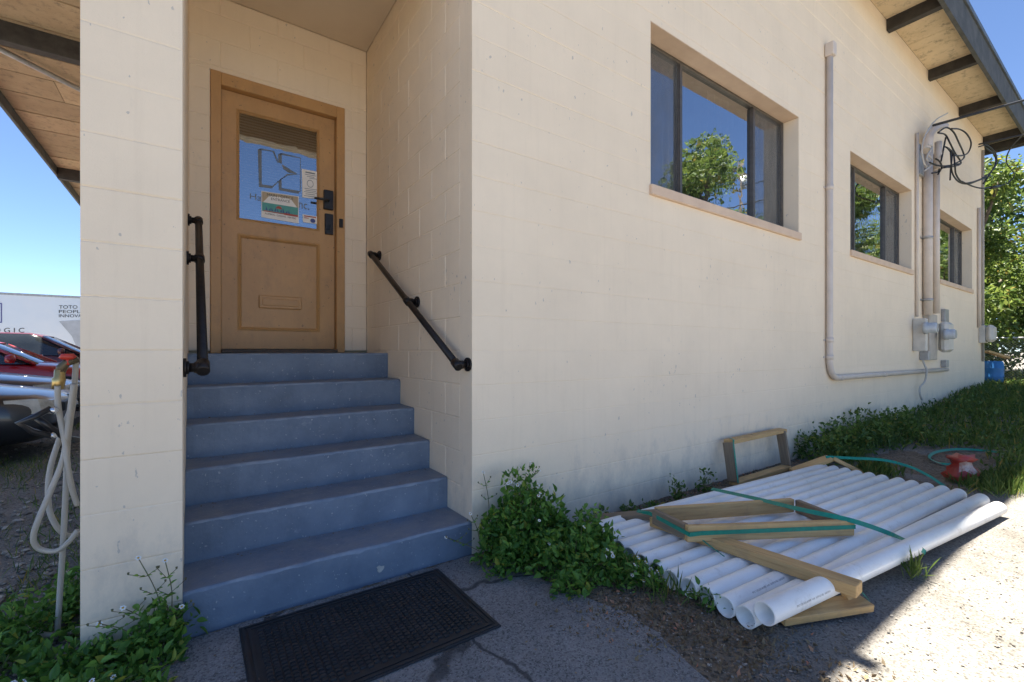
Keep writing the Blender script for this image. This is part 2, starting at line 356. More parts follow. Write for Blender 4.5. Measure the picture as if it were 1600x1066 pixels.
def ribbon(pts, width, nrm, th=.0012):
    """flat strap: width across, nrm = face direction"""
    mb = MB(); P = [Vector(p) for p in pts]; N = len(P); rings = []
    for i in range(N):
        t = (P[min(i+1,N-1)]-P[max(i-1,0)]).normalized(); nn = Vector(nrm[i] if isinstance(nrm, list) else nrm)
        s_ = t.cross(nn).normalized(); nn = s_.cross(t).normalized()
        rings += [P[i]+s_*width/2, P[i]-s_*width/2, P[i]-s_*width/2+nn*th, P[i]+s_*width/2+nn*th]
    fs = []
    for i in range(N-1):
        for k in range(4): fs.append((i*4+k, i*4+(k+1)%4, (i+1)*4+(k+1)%4, (i+1)*4+k))
    fs += [(0,1,2,3), tuple((N-1)*4+k for k in (3,2,1,0))]
    mb.add(rings, fs); return mb
def text_geo(body):
    cu = bpy.data.curves.new('lettering', 'FONT'); cu.body = body; cu.resolution_u = 3
    ob = bpy.data.objects.new('lettering', cu); C.objects.link(ob); dg = bpy.context.evaluated_depsgraph_get()
    me = ob.evaluated_get(dg).to_mesh(); vs = [tuple(v.co) for v in me.vertices]; fs = [tuple(p.vertices) for p in me.polygons]
    ob.evaluated_get(dg).to_mesh_clear(); bpy.data.objects.remove(ob); bpy.data.curves.remove(cu)
    return vs, fs
def text_quad(mb, body, q, mi, bold=0):
    """set lettering into the quad q = (bottom-left, bottom-right, top-right, top-left)"""
    vs, fs = text_geo(body); x0 = min(v[0] for v in vs); x1 = max(v[0] for v in vs); y0 = min(v[1] for v in vs); y1 = max(v[1] for v in vs)
    a, b, c, d = [Vector(p) for p in q]; out = []
    for v in vs:
        s_, t = (v[0]-x0)/(x1-x0), (v[1]-y0)/(y1-y0); out.append((a*(1-s_)+b*s_)*(1-t)+(d*(1-s_)+c*s_)*t)
    mb.add(out, fs, mi)
def leaf_template(kind):
    if kind == 'ovate': sh = [(0,0),(.17,.16),(.27,.38),(.22,.62),(.10,.84),(0,1)]
    elif kind == 'simple': sh = [(0,0),(.26,.4),(0,1)]
    else: sh = [(0,0),(.035,.35),(.028,.7),(0,1)]
    n = len(sh); V = []; fold = .10
    for x, y in sh: V.append((x, y, abs(x)*.45-.22*y*y))
    for x, y in sh[1:-1]: V.append((-x, y, abs(x)*.45-.22*y*y))
    L = list(range(n)); Rr = [0]+list(range(n, 2*n-2))+[n-1]
    if kind == 'blade': return np.array(V), [tuple(L + Rr[1:-1][::-1])]
    return np.array(V), [tuple(L), tuple(Rr[::-1])]
def leaves_mesh(name, P, Nrm, size, kind, rng, up=0.):
    """P base points, Nrm directions the leaves grow along, size per leaf"""
    T, faces = leaf_template(kind); P = np.asarray(P, float); A = np.asarray(Nrm, float); n = len(P)
    A /= np.linalg.norm(A, axis=1)[:, None]+1e-9
    ref = rng.normal(size=(n, 3)); ref[:, 2] += up
    X = np.cross(A, ref); X /= np.linalg.norm(X, axis=1)[:, None]+1e-9; Z = np.cross(X, A)
    sz = np.asarray(size)[:, None, None]
    V = P[:, None, :]+sz*(T[None, :, 0, None]*X[:, None, :]+T[None, :, 1, None]*A[:, None, :]+T[None, :, 2, None]*Z[:, None, :])
    k = len(T); V = V.reshape(-1, 3); me = bpy.data.meshes.new(name)
    loops = np.concatenate([np.array(f) for f in faces]); cnt = np.array([len(f) for f in faces])
    me.vertices.add(len(V)); me.vertices.foreach_set('co', V.ravel())
    LI = (loops[None, :]+(np.arange(n)*k)[:, None]).ravel(); me.loops.add(len(LI)); me.loops.foreach_set('vertex_index', LI)
    tot = np.tile(cnt, n); st = np.concatenate([[0], np.cumsum(tot)[:-1]])
    me.polygons.add(len(tot)); me.polygons.foreach_set('loop_start', st); me.polygons.foreach_set('loop_total', tot)
    me.update(calc_edges=True); me.validate(); return me
# ================================================================== GROUND
def ground_sheet():
    xs = sorted(set([-400,-200,-100,-60,-40,-25,-15,-10]+[round(-7+i*.5, 2) for i in range(14)]+[round(i*.35, 2) for i in range(70)]+[25,27,30,35,40,50,70,100,200,400]))
    ys = sorted(set([-400,-200,-100,-60,-40,-25,-18,-14,-11,-9,-8,-7]+[round(-6+i*.3, 2) for i in range(24)]+[1.2,1.6,2,3,5,8,12,16,20,30,40,60,100,200,400]))
    mb = MB(); nx, ny = len(xs), len(ys)
    mb.add([(x, y, ground_z(x, y)) for y in ys for x in xs], [(j*nx+i, j*nx+i+1, (j+1)*nx+i+1, (j+1)*nx+i) for j in range(ny-1) for i in range(nx-1)], 0, True)
    return struct(mb.build('ground', GRAVEL, fix=False))
GROUND = ground_sheet()
rng = np.random.default_rng(4); rnd = random.Random(4)
def ragged(pts, step=.05, amp=.025):
    out = []
    for i in range(len(pts)):
        a, b = Vector(pts[i][:2]), Vector(pts[(i+1) % len(pts)][:2]); n = max(1, int((b-a).length/step)); nn = Vector((-(b-a).y, (b-a).x)).normalized()
        for k in range(n): out.append(a+(b-a)*k/n+nn*rnd.uniform(-amp, amp))
    return out
def sheet(name, pts, z, mat, amp=.025, step=.05):
    mb = MB(); mb.poly([(p.x, p.y, z) for p in ragged(pts, step, amp)]); o = mb.build(name, mat, fix=False)
    if o.data.polygons[0].normal.z < 0: o.data.flip_normals()
    return struct(o)
DP = [gp(*p) for p in ((735,850),(960,800),(1100,775),(1300,790),(1230,930),(1280,985),(1215,1066))]
sheet('dirt_strip', [(-.02,-.0)]+[(1.35,-.0),(5.4,.0),(5.6,-.35),(4.6,-.6),(3.3,-1.1),(2.3,-1.36),(2.0,-1.40),(1.72,-1.50),(1.5,-1.75),(1.3,-2.2),(.9,-2.2)], G0+.004, DIRT, .03)
def patch(name, cx, cy, rx, ry, mat, seed):
    r = random.Random(seed); mb = MB(); n = 72; rings = 7; ed = [1+.18*math.sin(3*k*6.283/n+seed)+.12*math.sin(7*k*6.283/n)+r.uniform(-.10, .10) for k in range(n)]; vs = [(cx, cy, ground_z(cx, cy)+.005)]
    for j in range(1, rings+1):
        for k in range(n):
            a = k*6.2832/n; f = j/rings*ed[k]; x, y = cx+rx*f*math.cos(a), cy+ry*f*math.sin(a); vs.append((x, y, ground_z(x, y)+(.005 if j < rings else -.01)))
    mb.add(vs, [(0, 1+k, 1+(k+1) % n) for k in range(n)]+[(1+j*n+k, 1+(j+1)*n+k, 1+(j+1)*n+(k+1) % n, 1+j*n+(k+1) % n) for j in range(rings-1) for k in range(n)], 0, True); return struct(mb.build(name, mat, fix=False))
patch('bare_earth', 6.4, -1.0, 1.15, .5, DIRT, 3)
AP = [gp(*p) for p in ((905,930),(1000,972),(1055,1015),(1105,1066))]
sheet('asphalt_apron', [(-.32,-.02),(1.33,-.02),(1.45,-.3)]+[(p.x, p.y) for p in AP]+[(1.35,-1.95),(1.1,-2.6),(-.2,-3.4),(-1.6,-3.4),(-1.2,-1.4),(-.34,-.35)], G0+.009, ASPHALT, .012)
# ================================================================== OFFICE BUILDING
CX0, CX1, CX2, XE, YB, ZT = -.358, -.0435, 1.354, 15.25, 2.03, 4.99
CH = .21; ALC = 2.88; YEND = 22.0
B = thing('office_building', 'cream painted block office building with recessed porch and blue steps', 'building', (7, 5, G0))
WINS = [(3.008, 5.64, 1.34, 2.665), (7.14, 9.76, 1.34, 2.665), (11.42, 14.02, 1.34, 2.665)]
def rects(x0, x1, z0, z1, ops):
    xs = sorted({x0, x1, *[v for o in ops for v in o[:2] if x0 < v < x1]}); zs = sorted({z0, z1, *[v for o in ops for v in o[2:] if z0 < v < z1]}); out = []
    for k in range(len(zs)-1):
        run = None
        for i in range(len(xs)-1):
            cx, cz = (xs[i]+xs[i+1])/2, (zs[k]+zs[k+1])/2; hole = any(o[0] < cx < o[1] and o[2] < cz < o[3] for o in ops)
            if hole:
                if run: out.append(run); run = None
            else: run = (run[0] if run else xs[i], xs[i+1], zs[k], zs[k+1])
        if run: out.append(run)
    return out
def course(mb, x0, x1, z0, z1, zb, zt, y0, y1, gv, gd):
    """a course slab facing -y; grooves only at the true course lines zb and zt"""
    a = gv if abs(z0-zb) < 1e-4 else 0; b = gv if abs(z1-zt) < 1e-4 else 0; e = gd
    prof = [(y1, z0), (y0+(e if a else 0), z0)] + ([(y0, z0+a)] if a else []) + ([(y0, z1-b)] if b else []) + [(y0+(e if b else 0), z1), (y1, z1)]
    n = len(prof); mb.add([(x0, p[0], p[1]) for p in prof]+[(x1, p[0], p[1]) for p in prof],
        [(i, (i+1) % n, n+(i+1) % n, n+i) for i in range(n)]+[tuple(range(n))[::-1], tuple(range(n, 2*n))])
def courses(part, x0, x1, z0, z1, ops, y0, y1, seed):
    r = random.Random(seed); k0 = math.floor(z0/CH); k1 = math.ceil(z1/CH)
    for k in range(k0, k1):
        zb, zt = max(z0, k*CH), min(z1, (k+1)*CH); gd = r.choice([.0014, .0022, .0034]); jy = r.uniform(-.0008, .0008)
        for (a, b, c, d) in rects(x0, x1, zb, zt, ops):
            mb = MB(); course(mb, a, b, c, d, zb, zt, y0+jy, y1, .006, gd); mb.build('block_course', WALL, part)
def part(name, mb, mat, smooth=False):
    o = mb.build(name, mat); under(B, o); return o
def sub(p, name, mb, mat):
    o = mb.build(name, mat); o.parent = p; o.matrix_parent_inverse = Matrix.Translation(-Vector(B.location)); return o
_under = under
def under(root, *objs):
    for o in objs: o.parent = root; o.matrix_parent_inverse = Matrix.Translation(-(Vector(root.location) if root.parent is None else Vector(B.location)))
    return objs[0] if objs else None
ZB = G0-.15
mb = MB()
for r_ in rects(CX2+.05, XE-.02, ZB, ZT, [(a-.0, b, c, d) for a, b, c, d in WINS]): mb.box((r_[0], .15, r_[2]), (r_[1], .195, r_[3]))
for o_ in (FW := part('front_wall', mb, WALL),): pass
FW.matrix_parent_inverse = Matrix.Translation(-Vector(B.location))
def sub_courses(p, *a):
    n0 = set(bpy.data.objects)
    courses(p, *a)
    for o in set(bpy.data.objects)-n0: o.parent = p; o.matrix_parent_inverse = Matrix.Identity(4)
sub_courses(FW, CX2, XE, ZB, ZT, WINS, 0, .15, 1)
mb = MB(); mb.box((CX0+.01, .19, ZB), (CX1-.01, .3, ZT)); PL = part('porch_pillar', mb, WALL)
sub_courses(PL, CX0, CX1, ZB, ZT, [], 0, .19, 2)
mb = MB(); mb.box((CX1, .002, 2.60), (CX2, .19, ZT)); part('lintel', mb, WALL)
mb = MB(); mb.box((CX0+.004, .3, ZB), (CX1, YB+.2, ZT)); part('porch_wing_wall', mb, WALLIN)
mb = MB(); mb.box((CX1, .19, ALC), (CX2, YB, ALC+.1)); part('porch_ceiling', mb, simple('porch_ceiling_paint', (.68, .57, .43), (.62, .51, .38), 2, .7, bs=.2))
# block-by-block porch walls: each block a piece, alike pieces share a mesh
BLK = {}
def block_mesh(L, H, T):
    k = (round(L, 3), round(H, 3), T)
    if k not in BLK:
        m_ = MB(); c, d = .0065, .0034          # painted-over joint: a shallow chamfer all round the face
        ring = [(0,d,0),(L,d,0),(L,d,H),(0,d,H)]; inn = [(c,0,c),(L-c,0,c),(L-c,0,H-c),(c,0,H-c)]; bk = [(0,T,0),(L,T,0),(L,T,H),(0,T,H)]
        m_.add(ring+inn+bk, [(4,5,6,7)]+[(i,(i+1)%4,4+(i+1)%4,4+i) for i in range(4)]+[(i,8+i,8+(i+1)%4,(i+1)%4) for i in range(4)])
        BLK[k] = m_.mesh('block')
    return BLK[k]
def blockwall(p, L0, L1, z0, z1, ops, place, T=.1, seed=0):
    r = random.Random(seed); k0 = math.floor(z0/CH+1e-6); k1 = math.ceil(z1/CH-1e-6)
    for k in range(k0, k1):
        zb, zt = max(z0, k*CH), min(z1, (k+1)*CH); s0 = L0-(CH if k % 2 else 0)
        while s0 < L1-1e-4:
            a, b = max(s0, L0), min(s0+2*CH, L1); s0 += 2*CH
            if b-a < .03: continue
            for q in rects(a, b, zb, zt, ops):
                if q[1]-q[0] < .02 or q[3]-q[2] < .02: continue
                o = link('block', block_mesh(q[1]-q[0], q[3]-q[2], T), WALLIN if not BLK[(round(q[1]-q[0],3), round(q[3]-q[2],3), T)].materials else None)
                o.matrix_world = place(q[0], q[2], r.uniform(-.0008, .0008)); o.parent = p; o.matrix_parent_inverse = Matrix.Identity(4)
mb = MB(); mb.box((CX2+.1, .15, ZB), (CX2+.2, YB+.2, ZT)); SW = part('porch_side_wall', mb, WALLIN)
RS = Matrix.Rotation(-math.pi/2, 4, 'Z')        # block face (-y) turned to -x; its length then runs towards -y
blockwall(SW, -YB, -.15, ZB, ALC, [], lambda s_, z, j: Matrix.Translation((CX2+j, -s_, z)) @ RS, seed=5)
DX0, DX1, DZ1 = .099, 1.150, 2.27
mb = MB()
for q in rects(CX1, CX2+.1, ZB, ZT, [(DX0, DX1, -.02, DZ1)]): mb.box((q[0], YB+.1, q[2]), (q[1], YB+.2, q[3]))
BW = part('porch_back_wall', mb, WALLIN)
blockwall(BW, CX1, CX2, -.0, ALC, [(DX0, DX1, -.02, DZ1)], lambda s_, z, j: Matrix.Translation((s_, YB+j, z)), seed=6)
# steps
SZ = [-1.02, -.825, -.63, -.43, -.23, -.02]; SY = [.0, .31, .59, .87, 1.15, 1.435]
for i, (z, y) in enumerate(zip(SZ, SY)):
    mb = MB(); z0 = (SZ[i-1]-.012) if i else ZB; yb = (SY[i+1]+.02) if i < 5 else YB+.05; rr = random.Random(i+20)
    N = 40; xa, xb = CX1+.001, CX2-.001; rows = []
    for k in range(N+1):                       # hand-cast concrete: the nosing wanders and is rounded and chipped
        x = xa+(xb-xa)*k/N; e = .004*math.sin(x*5+i)+.003*math.sin(x*13+i*2)+rr.uniform(-.0015, .0015); c = .012+rr.uniform(-.003, .005)+(.006 if rr.random() < .08 else 0)
        rows.append([(x, y+e+.004, z0), (x, y+e, z-c), (x, y+e+c*.3, z-c*.3), (x, y+e+c, z), (x, yb, z+.003*math.sin(x*4+i)), (x, yb, z0)])
    n = 6; mb.add([p for r_ in rows for p in r_], [(k*n+j, k*n+(j+1)%n, (k+1)*n+(j+1)%n, (k+1)*n+j) for k in range(N) for j in range(n)]+[tuple(range(n))[::-1], tuple(N*n+j for j in range(n))])
    for q, f in enumerate(mb.f):
        j = q % n if q < N*n else 9
        mb.m[q] = 1 if j in (1, 2) else 0; mb.smooth[q] = j in (1, 2)
    if i == 0: ST = part('steps', mb, [STEP, NOSE])
    else: o = mb.build('step', [STEP, NOSE]); o.parent = ST; o.matrix_parent_inverse = Matrix.Identity(4)
c_ = wp(594, 888, -.004); mb = MB(); mb.poly([c_+Vector((.020*math.cos(k*.63)*(1+.35*math.sin(k*2.1)), -.004, .017*math.sin(k*.63)*(1+.3*math.cos(k*1.7)))) for k in range(10)]); o = mb.build('paint_chip', simple('bare_concrete', (.45,.44,.41), None, 30, .9)); o.parent = ST; o.matrix_parent_inverse = Matrix.Identity(4)
# rest of the shell, dark inside
mb = MB(); mb.box((CX0, YB+.2, ZB), (CX0+.2, YEND, ZT)); part('left_wall', mb, WALL)
mb = MB(); mb.box((XE-.2, .2, ZB), (XE, YEND, ZT)); part('end_wall', mb, WALL)
mb = MB(); mb.box((CX0, YEND, ZB), (XE, YEND+.2, ZT)); part('rear_wall', mb, WALL)
mb = MB(); mb.box((CX0+.2, YB+.25, -.14), (XE-.2, YEND, -.04)); mb.box((CX2+.2, .2, -.14), (XE-.2, YB+.25, -.04)); part('interior_floor', mb, DARKIN)
mb = MB(); mb.box((CX2+.2, 2.6, -.04), (XE-.2, 2.68, ZT-.02)); part('interior_partition', mb, DARKIN)
# roof: deck, fascia, rafters, soffit boards
RX0, RX1, RY0, RY1 = -3.08, 15.85, -.62, YEND+1
mb = MB(); mb.box((RX0, RY0, ZT+.06), (RX1, RY1, ZT+.30)); RF = part('roof', mb, ROOFM)
def rsub(name, mb, mat): o = mb.build(name, mat); o.parent = RF; o.matrix_parent_inverse = Matrix.Identity(4); return o
FB, FT = ZT-.20, ZT+.33
for a, b in (((RX0-.05, RY0-.05), (RX1+.05, RY0)), ((RX0-.05, RY0+.002), (RX0, RY1)), ((RX1, RY0+.002), (RX1+.05, RY1))):
    mb = MB(); mb.box((a[0], a[1], FB), (b[0], b[1], FT)); rsub('fascia', mb, FASCIA)
mb = MB(); mb.box((RX0-.075, RY0-.075, FT-.06), (RX1+.075, RY0-.053, FT+.02)); rsub('drip_edge', mb, simple('grey_flashing', (.14, .155, .16), (.10, .11, .115), 6, .5, .4))
mb = MB(); mb.box((RX0-.075, RY0-.052, FT-.06), (RX0-.053, RY1, FT+.02)); rsub('drip_edge', mb, simple('grey_flashing', (.2, .2, .2)))
rxs = [2.13+2.15*i for i in range(7)]
for x in rxs[:-1]+[15.12]:
    mb = MB(); mb.cham((x-.055, RY0, ZT-.175), (x+.055, -.004, ZT+.058), .004); rsub('rafter', mb, DARKWOOD)
mb = MB(); mb.box((RX1-.12, RY0, ZT-.175), (RX1-.002, -.004, ZT+.058)); rsub('rafter', mb, DARKWOOD)
mb = MB(); mb.box((2.10, RY0-.15, FT-.05), (2.19, RY0-.0755, FT+.03)); rsub('shadow_notch_stub', mb, FASCIA)  # stub out of view, added to put a notch in the eave's cast shadow
rj = random.Random(8)
x = 0.
for i in range(15):
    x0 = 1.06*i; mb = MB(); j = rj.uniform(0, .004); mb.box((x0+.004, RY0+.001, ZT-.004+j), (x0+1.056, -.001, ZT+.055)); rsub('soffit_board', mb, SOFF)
yy = -.6
while yy < 21:
    for xa, xb in ((RX0+.01, -1.75+rj.uniform(-.5, .5)),):
        for p_, q_ in ((xa, xb-.005), (xb+.005, CX0-.002)):
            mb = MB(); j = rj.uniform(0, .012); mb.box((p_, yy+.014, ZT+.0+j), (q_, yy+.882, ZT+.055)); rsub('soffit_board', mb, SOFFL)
    yy += .91
for y in (.6, 7.75, 14.9):
    mb = MB(); mb.cham((RX0+.005, y-.09, ZT-.30), (CX0-.002, y+.09, ZT+.015), .006); rsub('beam', mb, DARKWOOD)
# windows
for wi, (x0, x1, z0, z1) in enumerate(WINS):
    yf = .165
    mb = MB(); t = .035
    for a, b in (((x0, z0+.0), (x0+t, z1)), ((x1-t, z0), (x1, z1))): mb.cham((a[0]+.002, yf, a[1]+.002), (b[0]-.002, yf+.07, b[1]-.002), .003)
    for a, b in (((x0+t, z0), (x1-t, z0+t)), ((x0+t, z1-t), (x1-t, z1))): mb.cham((a[0], yf+.001, a[1]+.003), (b[0], yf+.069, b[1]-.003), .003)
    W = part('window', mb, BRONZE)
    def ws(name, mb, mat): o = mb.build(name, mat); o.parent = W; o.matrix_parent_inverse = Matrix.Identity(4); return o
    m1, m2 = x0+.245*(x1-x0), x0+.742*(x1-x0)
    for m_ in (m1, m2): mb = MB(); mb.cham((m_-.018, yf-.006, z0+t), (m_+.018, yf+.06, z1-t), .003); ws('mullion', mb, BRONZE)
    for k, (a, b) in enumerate(((x0+t, m1-.018), (m1+.018, m2-.018), (m2+.018, x1-t))):
        yg = yf+.03; mb = MB(); mb.poly([(a-.01, yg, z0+t-.01), (b+.01, yg, z0+t-.01), (b+.01, yg, z1-t+.01), (a-.01, yg, z1-t+.01)]); ws('pane', mb, GLASS)
        if k != 1:
            mb = MB(); ys = yf+.012; mb.poly([(a, ys, z0+t), (b, ys, z0+t), (b, ys, z1-t), (a, ys, z1-t)]); ws('insect_screen', mb, SCREEN)
            mb = MB(); s_ = .014
            for p_, q_ in (((a, z0+t), (a+s_, z1-t)), ((b-s_, z0+t), (b, z1-t))): mb.box((p_[0], yf+.004, p_[1]), (q_[0], yf+.02, q_[1]))
            ws('screen_frame', mb, BRONZE)
    mb = MB(); mb.cham((x0-.012, -.028, z0-.085), (x1+.012, .164, z0+.0), .006); ws('sill', mb, TRIM)
    for nm, a, b in (('reveal', (x0, z1-.0), (x1, z1)),): 
        mb = MB(); mb.box((x0+.001, .002, z1-.006), (x1-.001, .163, z1-.001)); ws('head_lining', mb, TRIM)
        mb = MB(); mb.box((x1-.006, .002, z0+.001), (x1-.001, .163, z1-.007)); ws('jamb_lining', mb, WALL)
        mb = MB(); mb.box((x0+.001, .002, z0+.001), (x0+.006, .163, z1-.007)); ws('jamb_lining', mb, WALL)
    # curtain behind
    mb = MB(); n = 90; A = []; Bv = []
    for k in range(n+1):
        x = x0-.1+(x1-x0+.2)*k/n; yv = .42+.03*math.sin(k*1.5)+.012*math.sin(k*.7); A.append((x, yv, z0-.2)); Bv.append((x, yv, z1+.1))
    mb.quadstrip(A, Bv); ws('curtain', mb, CURT)
# door
yd = YB+.055
mb = MB(); fw = .075
mb.cham((DX0+.002, YB-.012, -.02), (DX0+fw, YB+.16, DZ1-.002), .004); mb.cham((DX1-fw, YB-.012, -.02), (DX1-.002, YB+.16, DZ1-.002), .004)
mb.cham((DX0+fw, YB-.011, DZ1-fw-.03), (DX1-fw, YB+.16, DZ1-.003), .004)
DF = part('door_frame', mb, FRAMEP)
mb = MB(); mb.cham((DX0+fw, YB-.05, -.019), (DX1-fw, YB+.14, .012), .004); o = mb.build('threshold', simple('worn_threshold', (.12, .085, .055), (.07, .05, .035), 12, .6)); o.parent = DF; o.matrix_parent_inverse = Matrix.Identity(4)
mb = MB(); mb.cham((DX1-.055, YB-.03, .905+.24), (DX1-.022, YB-.013, .985+.24), .003); o = mb.build('frame_sensor', BLACKP); o.parent = DF; o.matrix_parent_inverse = Matrix.Identity(4)
lx0, lx1, lz0, lz1 = DX0+fw+.004, DX1-fw-.004, .016, DZ1-fw-.034
gx0, gx1, gz0, gz1 = .295, .927, 1.11, 2.02
qx0, qx1, qz0, qz1 = .29, .945, .17, .985
mb = MB()
for q in rects(lx0, lx1, lz0, lz1, [(gx0, gx1, gz0, gz1), (qx0, qx1, qz0, qz1)]): mb.box((q[0], yd, q[2]), (q[1], yd+.045, q[3]))
def moulding(mb, x0, x1, z0, z1, y, wd, dp, inward=True):
    o_ = [(x0, z0), (x1, z0), (x1, z1), (x0, z1)]; i_ = [(x0+wd, z0+wd), (x1-wd, z0+wd), (x1-wd, z1-wd), (x0+wd, z1-wd)]; m_ = [((a[0]+b[0])/2, (a[1]+b[1])/2) for a, b in zip(o_, i_)]
    for k in range(4):
        l_ = (k+1) % 4
        for A, Bq, ya, yb in ((o_, m_, y, y-dp), (m_, i_, y-dp, y+.014)):
            mb.add([(A[k][0], ya, A[k][1]), (A[l_][0], ya, A[l_][1]), (Bq[l_][0], yb, Bq[l_][1]), (Bq[k][0], yb, Bq[k][1])], [(0,1,2,3)])
DR = part('door', mb, DOORP)
def ds(name, mb, mat): o = mb.build(name, mat); o.parent = DR; o.matrix_parent_inverse = Matrix.Identity(4); return o
mb = MB(); mb.box((qx0, yd+.016, qz0), (qx1, yd+.04, qz1)); ds('lower_panel', mb, DOORP)
mb = MB(); moulding(mb, qx0+.001, qx1-.001, qz0+.001, qz1-.001, yd-.001, .03, .006); ds('panel_moulding', mb, DOORP)
mb = MB(); moulding(mb, gx0-.012, gx1+.012, gz0-.012, gz1+.012, yd-.001, .024, .008); ds('glazing_bead', mb, DOORP)
mb = MB(); yg = yd+.012; mb.poly([(gx0, yg, gz0), (gx1, yg, gz0), (gx1, yg, gz1), (gx0, yg, gz1)]); ds('glass_pane', mb, GLASSD)
for k in range(37):
    z = gz0+.012+k*.0245; mb = MB(); mb.add([(gx0-.03, yd+.05, z), (gx1+.03, yd+.05, z), (gx1+.03, yd+.066, z+.018), (gx0-.03, yd+.066, z+.018)], [(0,1,2,3)]); 
    if k == 0: BS = mb.mesh('blind_slat'); BS.materials.append(BLIND)
    o = bpy.data.objects.new('blind_slat', BS); C.objects.link(o); o.location = (0, 0, k*.0245); o.parent = DR; o.matrix_parent_inverse = Matrix.Identity(4)
mb = MB(); mb.box((gx0-.1, yd+.1, gz0-.1), (gx1+.1, yd+.12, gz1+.1)); ds('blind_backing', mb, DARKIN)
mb = MB(); mb.cham((.449, yd-.004, .368), (.787, yd+.02, .478), .006); mb.cham((.475, yd-.009, .392), (.761, yd+.0, .452), .004); ds('mail_slot', mb, FRAMEP)
mb = MB(); a = wp(505, 297, yd); b = wp(520, 330, yd); mb.cham((a.x, yd-.03, b.z), (b.x, yd, a.z), .006)
hz = a.z*.42+b.z*.58; mb.tube([(a.x+.035, yd-.02, hz), (a.x+.035, yd-.062, hz), (a.x+.02, yd-.066, hz), (a.x-.09, yd-.066, hz-.004)], .0105, 10); ds('lever_handle', mb, BLACKP)
mb = MB(); a = wp(507, 334, yd); b = wp(520, 368, yd); mb.cham((a.x, yd-.022, b.z), (b.x, yd, a.z), .005)
zc = b.z*.7+a.z*.3; mb.tube([(a.x+.035, yd-.02, zc), (a.x+.035, yd-.036, zc)], .02, 16); mb.cham((a.x+.03, yd-.05, zc-.02), (a.x+.04, yd-.036, zc+.02), .002); ds('deadbolt', mb, BLACKP)
# lettering and notices stuck on the glass (positions read off the photograph on the plane of the glass)
def z6(x, y, yy): return wp(360+x/6.66, 220+y/6.66, yy)
ys = yg-.0015
mb = MB()
for poly in ([(285,90),(325,85),(327,455),(297,480)], [(297,480),(327,455),(440,470),(430,497),(300,480)], [(285,90),(320,80),(455,108),(455,116)],
             [(440,470),(500,415),(500,430),(430,497)], [(455,108),(500,225),(492,232),(440,118)],
             [(498,140),(535,130),(535,240),(498,225)], [(535,245),(690,340),(690,350),(600,330),(548,290)], [(500,420),(590,345),(720,350),(600,360),(530,395)],
             [(500,420),(532,390),(535,492),(505,512)], [(505,512),(535,492),(727,525),(708,552),(505,515)], [(726,180),(732,180),(732,525),(724,545)], [(498,140),(535,128),(728,175),(728,182)]):
    mb.poly([z6(x, y, ys) for x, y in poly])
text_quad(mb, 'Ha', [z6(203,605,ys), z6(325,632,ys), z6(325,562,ys), z6(203,545,ys)], 0)
text_quad(mb, 'nc.', [z6(712,700,ys), z6(822,722,ys), z6(822,660,ys), z6(712,640,ys)], 0)
ds('glass_lettering', mb, INKG)
y2 = yg-.004
def sq(c, s0, s1, t0, t1, y):                     # sub-quad of the corners c = (tl, tr, br, bl) given in zoomed pixels
    def at(s_, t): 
        x = (c[0][0]*(1-s_)+c[1][0]*s_)*(1-t)+(c[3][0]*(1-s_)+c[2][0]*s_)*t; yv = (c[0][1]*(1-s_)+c[1][1]*s_)*(1-t)+(c[3][1]*(1-s_)+c[2][1]*s_)*t
        return z6(x, yv, y)
    return [at(s0, t1), at(s1, t1), at(s1, t0), at(s0, t0)]
c = ((322,522),(712,580),(712,862),(322,795)); mb = MB()
mb.poly(sq(c,0,1,0,1,y2), 0); mb.poly(sq(c,.02,.98,.02,.45,y2-.0004), 1)
qa = sq(c,.02,.98,.30,.46,y2-.0008); qb = sq(c,.22,.78,.12,.13,y2-.0008); mb.poly([qa[0], qa[1], qb[1], qb[0]], 0)
mb.poly(sq(c,.02,.98,.42,.76,y2-.0010), 2); mb.poly(sq(c,.06,.6,.72,.755,y2-.0016), 4); mb.poly(sq(c,.6,.98,.70,.77,y2-.0018), 4)
cc = sq(c,.40,.54,.46,.60,y2-.0016); ctr = sum(cc, Vector())/4; mb.poly([ctr+Vector((math.cos(k*.26)*.024, 0, math.sin(k*.26)*.024-.012)) for k in range(13)], 4)
for k in range(9):                                # cursive trade name on the teal band: strokes too small to read
    s0 = .12+.075*k; q = sq(c, s0, s0+.05, .58 if k % 3 else .52, .70, y2-.0022); mb.poly([q[0], q[1], q[2]] if k % 2 else [q[0], q[1], q[3]], 5)
text_quad(mb, 'MAIN / OFFICE', sq(c,.15,.85,.055,.165,y2-.0016), 3); text_quad(mb, 'ENTRANCE', sq(c,.26,.76,.20,.29,y2-.0016), 3)
text_quad(mb, 'PLUMBING - COOLING - HEATING', sq(c,.10,.92,.80,.865,y2-.0016), 3); 
ds('main_office_sign', mb, [PAPER, TAN, TEAL, INK, REDI, BLUEI])
c = ((742,292),(915,325),(918,610),(748,590)); mb = MB(); mb.poly(sq(c,0,1,0,1,y2), 0); mb.poly(sq(c,.22,.8,.07,.115,y2-.0006), 1)
for k, (t, a, b) in enumerate(((.16,.2,.85),(.22,.3,.75),(.27,.45,.9),(.66,.15,.9),(.72,.2,.85),(.78,.12,.9),(.85,.2,.8),(.92,.1,.85))): mb.poly(sq(c,a,b,t,t+.018,y2-.0006), 1)
qq = sq(c,.3,.7,.38,.58,y2-.0006); cx = sum(qq, Vector())/4
for k in range(14):
    a0, a1 = k*.449, (k+1)*.449; f_ = lambda a, r_: cx+Vector((math.cos(a)*r_*.8, 0, math.sin(a)*r_)); mb.poly([f_(a0,.03), f_(a1,.03), f_(a1,.035), f_(a0,.035)], 1)
ds('paper_notice', mb, [PAPER, INKG])
